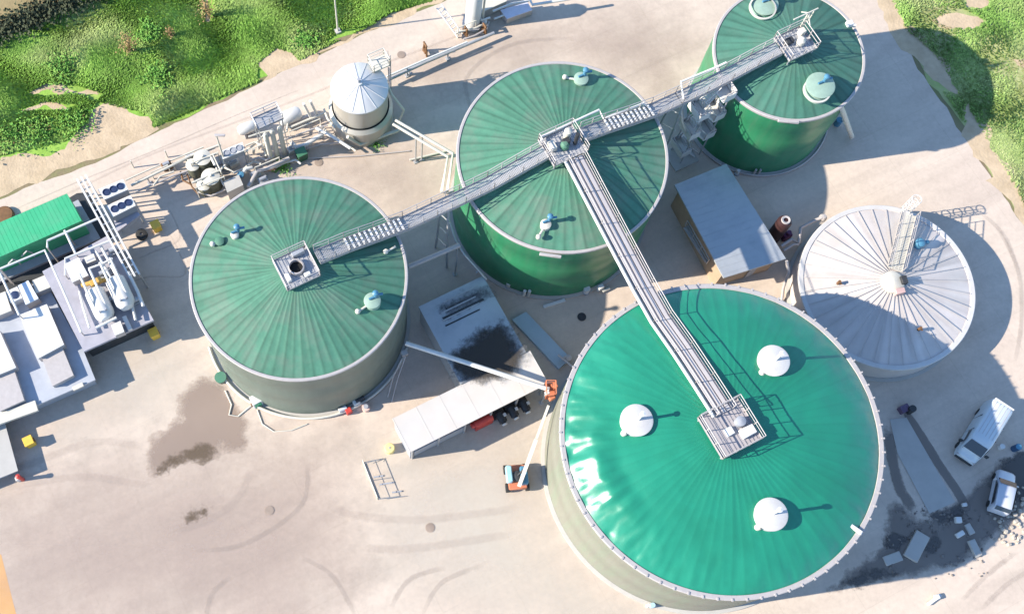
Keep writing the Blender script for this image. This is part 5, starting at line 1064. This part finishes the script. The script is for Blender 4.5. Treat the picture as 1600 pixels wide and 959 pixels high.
# ------------------------------------------------------------------ vehicles
def van():
    f = G(1511, 716, 0); r = G(1566, 642, 0); fwd = -(r - f).normalized(); L, W, Hh = 5.5, 2.0, 2.25
    fr = G(1509, 716, .9); rr_ = G(1570, 631, 2.2); c = Vector(((fr.x + rr_.x) / 2, (fr.y + rr_.y) / 2, 0)); fwd = Vector((fr.x - rr_.x, fr.y - rr_.y, 0)).normalized(); sd = Vector((-fwd.y, fwd.x, 0))
    t = thing('van', 'white panel van with a dark windscreen parked in the shade at the right', 'van', c)
    P_ = lambda x, y, z: c + fwd * x + sd * y + UP * z
    # cross sections along the body: x, half width, roof z, tuck
    secs = [(-L / 2, .94, 1.95), (-L / 2 + .12, .98, 2.18), (-L / 2 + .5, 1.0, 2.25), (1.0, 1.0, 2.25), (1.35, .97, 2.18), (1.62, .95, 1.95), (2.1, .95, 1.42), (2.2, .93, 1.18), (2.55, .88, 1.0), (2.72, .80, .85)]
    vs = []; n = 12
    for x, w_, z in secs:
        zb = .38
        prof = [(-w_, zb), (-w_, z * .45), (-w_ * .98, z * .72), (-w_ * .90, z - .12), (-w_ * .78, z), (-w_ * .3, z + .04), (w_ * .3, z + .04), (w_ * .78, z), (w_ * .90, z - .12), (w_ * .98, z * .72), (w_, z * .45), (w_, zb)]
        vs += [P_(x, y, zz) for y, zz in prof]
    fs = [(i * n + k, i * n + (k + 1) % n, (i + 1) * n + (k + 1) % n, (i + 1) * n + k) for i in range(len(secs) - 1) for k in range(n)] + [tuple(range(n))[::-1], tuple(range((len(secs) - 1) * n, len(secs) * n))]
    b = MB().add(vs, fs).build('body', mat('van_paint', (.52, .56, .58), .25, var=.03, spec=.6), t, angle=50)
    MB().add([P_(1.50, .74, 2.10), P_(1.50, -.74, 2.10), P_(2.12, -.80, 1.44), P_(2.12, .80, 1.44)], [(0, 1, 2, 3)]).add([P_(1.50, .74, 2.13), P_(1.50, -.74, 2.13), P_(2.14, -.80, 1.47), P_(2.14, .80, 1.47)], [(0, 3, 2, 1)]).build('windscreen', m_glass, t, smooth=False)
    for s_ in (-1, 1):
        MB().add([P_(.6, s_ * .995, 1.75), P_(1.45, s_ * .975, 1.7), P_(1.8, s_ * .965, 1.25), P_(.6, s_ * 1.01, 1.2)], [(0, 1, 2, 3)]).build('side_window', m_glass, t, smooth=False)
        MB().box(P_(1.75, s_ * 1.18, 1.35), (.14, .28, .34), math.atan2(fwd.y, fwd.x), bevel=.03).build('mirror', m_dark, t)
        MB().box(P_(2.62, s_ * .66, .85), (.1, .32, .16), math.atan2(fwd.y, fwd.x), bevel=.02).build('headlight', m_rail, t)
        for x in (-1.7, 1.75):
            MB().cyl(P_(x, s_ * .82, .34), P_(x, s_ * 1.0, .34), .34, seg=20).build('wheel', m_rubber, t)
    MB().box(P_(2.74, 0, .55), (.14, 1.5, .25), math.atan2(fwd.y, fwd.x), bevel=.03).build('bumper', m_dark, t)
    g = MB()
    for y in (-.62, -.31, 0, .31, .62): g.box(P_(-.85, y, 2.292 if abs(y) < .4 else 2.268), (3.2, .035, .02), math.atan2(fwd.y, fwd.x))
    g.build('roof_rib', m_tray, t)
    g = MB()
    for s_ in (-1, 1):
        for x in (.5, -.9): g.box(P_(x, s_ * .985, 1.25), (.025, .05, 1.5), math.atan2(fwd.y, fwd.x))
    g.box(P_(2.15, 0, 1.27), (.03, 1.6, .02), math.atan2(fwd.y, fwd.x)); g.build('door_gap', m_dark, t)
    for s_ in (-1, 1): MB().box(P_(-L / 2 - .01, s_ * .85, 1.2), (.05, .14, .6), math.atan2(fwd.y, fwd.x), bevel=.02).build('tail_light', m_red, t)
    MB().box(P_(-L / 2 + .1, 0, 2.22), (.12, 1.7, .08), math.atan2(fwd.y, fwd.x), bevel=.02).build('roof_spoiler', m_white, t)
van()
def car():
    fr = G(1573, 736, .6); rr_ = G(1562, 801, .9); c = Vector(((fr.x + rr_.x) / 2, (fr.y + rr_.y) / 2, 0)); fwd = Vector((fr.x - rr_.x, fr.y - rr_.y, 0)).normalized(); sd = Vector((-fwd.y, fwd.x, 0))
    t = thing('small_car', 'small white hatchback half hidden in dark ground at the right edge', 'car', c); L = 3.6; P_ = lambda x, y, z: c + fwd * x + sd * y + UP * z
    secs = [(-1.8, .70, .9), (-1.7, .76, 1.25), (-1.45, .76, 1.45), (.35, .78, 1.48), (.5, .78, 1.42), (1.0, .78, .98), (1.6, .74, .88), (1.8, .62, .7)]; vs = []; n = 8
    for x, w_, z in secs: vs += [P_(x, y, zz) for y, zz in [(-w_, .25), (-w_, z * .6), (-w_ * .88, z * .93), (-w_ * .6, z), (w_ * .6, z), (w_ * .88, z * .93), (w_, z * .6), (w_, .25)]]
    fs = [(i * n + k, i * n + (k + 1) % n, (i + 1) * n + (k + 1) % n, (i + 1) * n + k) for i in range(len(secs) - 1) for k in range(n)] + [tuple(range(n))[::-1], tuple(range((len(secs) - 1) * n, len(secs) * n))]
    MB().add(vs, fs).build('body', mat('car_paint', (.5, .51, .55), .25, var=.03, spec=.6), t, angle=50)
    MB().add([P_(.44, .66, 1.50), P_(.44, -.66, 1.50), P_(.98, -.72, 1.04), P_(.98, .72, 1.04)], [(0, 3, 2, 1)]).build('windscreen', m_glass, t, smooth=False)
    MB().add([P_(-1.50, .6, 1.47), P_(-1.50, -.6, 1.47), P_(-1.75, -.62, 1.2), P_(-1.75, .62, 1.2)], [(0, 1, 2, 3)]).build('rear_window', m_glass, t, smooth=False)
    for s_ in (-1, 1):
        MB().box(P_(.75, s_ * .9, .95), (.12, .2, .14), math.atan2(fwd.y, fwd.x), bevel=.02).build('mirror', m_white, t)
        MB().add([P_(-1.2, s_ * .80, 1.3), P_(.3, s_ * .80, 1.3), P_(.8, s_ * .82, .95), P_(-1.4, s_ * .82, .92)], [(0, 1, 2, 3)]).build('side_window', m_glass, t, smooth=False)
        for x in (-1.2, 1.2): MB().cyl(P_(x, s_ * .62, .28), P_(x, s_ * .8, .28), .28, seg=18).build('wheel', m_rubber, t)
car()
small('bucket', 1562, 699, [('body', 'cyl', (0, 0, 0), (.22, .5), m_white)], 'white bucket beside the parked van', 'bucket')
small('blue_drum', 1584, 701, [('body', 'cyl', (0, 0, 0), (.28, .8), mat('navy_drum', (.03, .08, .16), .5)), ('lid', 'cyl', (0, 0, .8), (.24, .04), m_blue)], 'dark blue drum right of the white bucket', 'drum')
small('drain_pump', 1410, 640, [('body', 'box', (0, 0, .3), (.8, .6, .6), mat('purple_grey', (.12, .08, .14), .5)), ('motor', 'cyl', (.5, -.1, 0), (.3, .9), m_dark)], 'dark purplish pump at the head of the drain trench', 'pump')
# debris
for i, (px, sz, rot, lab) in enumerate((((1432, 853), (1.2, 2.4, .25), -32, 'tilted grey slab in the damp corner, largest loose slab'), ((1395, 872), (1.5, .8, .12), 20, 'small flat grey slab left of the tilted slab'), ((1497, 812), (.5, .5, .4), 0, 'white box at the middle of the debris corner'), ((1500, 834), (.7, .4, .3), 30, 'pale block below the white box in the debris'), ((1523, 856), (.6, 1.4, .3), 20, 'long grey block near the shadow edge of the debris'), ((1507, 788), (.4, .3, .25), 10, 'smallest pale block in the debris'), ((1515, 826), (.5, .9, .2), 25, 'grey block right of the pale blocks'))):
    tag(MB().box(G(*px, sz[2] / 2), sz, R(rot), bevel=.05).build('loose_block', m_slab if i in (0, 1, 4, 6) else m_white), lab, 'block', 'loose blocks in the debris corner')
tag(MB().box(G(1460, 936, .15), (1.3, .25, .2), R(35)).box(G(1464, 932, .25), (.4, .4, .3), R(20), bevel=.05).build('broken_pipe', m_white), 'broken white pipe piece on pale ground at the bottom right', 'pipe')
rr = random.Random(12); rb = MB()
for k in range(100):
    t_ = rr.random(); a = G(1600, 780).lerp(G(1560, 838), t_) + Vector((rr.gauss(.6, .7), rr.gauss(0, .6), 0)); s_ = rr.uniform(.08, .38); m_ = MB().box(a + UP * s_ * .3, (s_, s_ * rr.uniform(.6, 1), s_ * .7), rr.uniform(0, 3), bevel=s_ * .2); rb.add(m_.v, m_.f)
o = rb.build('rubble', m_rock); o['kind'] = 'stuff'
rb = MB()
for k in range(260):
    px, py = rr.uniform(1385, 1560), rr.uniform(790, 905)
    if noise.noise(Vector((px * .03, py * .03, 2))) < -.05: continue
    a = G(px, py); s_ = rr.uniform(.05, .22); m_ = MB().box(a + UP * s_ * .3, (s_, s_ * rr.uniform(.6, 1), s_ * .6), rr.uniform(0, 3), bevel=s_ * .2); rb.add(m_.v, m_.f)
o = rb.build('gravel_debris', m_debris); o['kind'] = 'stuff'

for o in bpy.data.objects:
    if '_o' in o.keys(): del o['_o']

# ------------------------------------------------------------------ light
sd_ = Vector((-1.679, -.293, 1)).normalized(); elev = math.asin(sd_.z); rot = math.atan2(sd_.x, sd_.y)
sl = bpy.data.lights.new('sun', 'SUN'); sl.energy = 4.3; sl.angle = R(.53); sl.color = (1.0, .915, .78)
so = bpy.data.objects.new('sun', sl); COL.objects.link(so); so.rotation_euler = (-sd_).to_track_quat('-Z', 'Y').to_euler()
w = bpy.data.worlds.new('World'); scene.world = w; w.use_nodes = True; nt = w.node_tree; bg = nt.nodes['Background']
sk = nt.nodes.new('ShaderNodeTexSky'); sk.sky_type = 'NISHITA'; sk.sun_disc = False; sk.sun_elevation = elev; sk.sun_rotation = rot; sk.air_density = 1.0; sk.dust_density = .0; sk.ozone_density = 3.5
nt.links.new(sk.outputs[0], bg.inputs[0]); bg.inputs[1].default_value = .14
scene.view_settings.view_transform = 'Standard'; scene.view_settings.look = 'None'; scene.view_settings.exposure = 1.25; scene.view_settings.gamma = 1
scene.render.resolution_x = 1024; scene.render.resolution_y = 613
scene.cycles.use_denoising = True; scene.cycles.transparent_max_bounces = 32
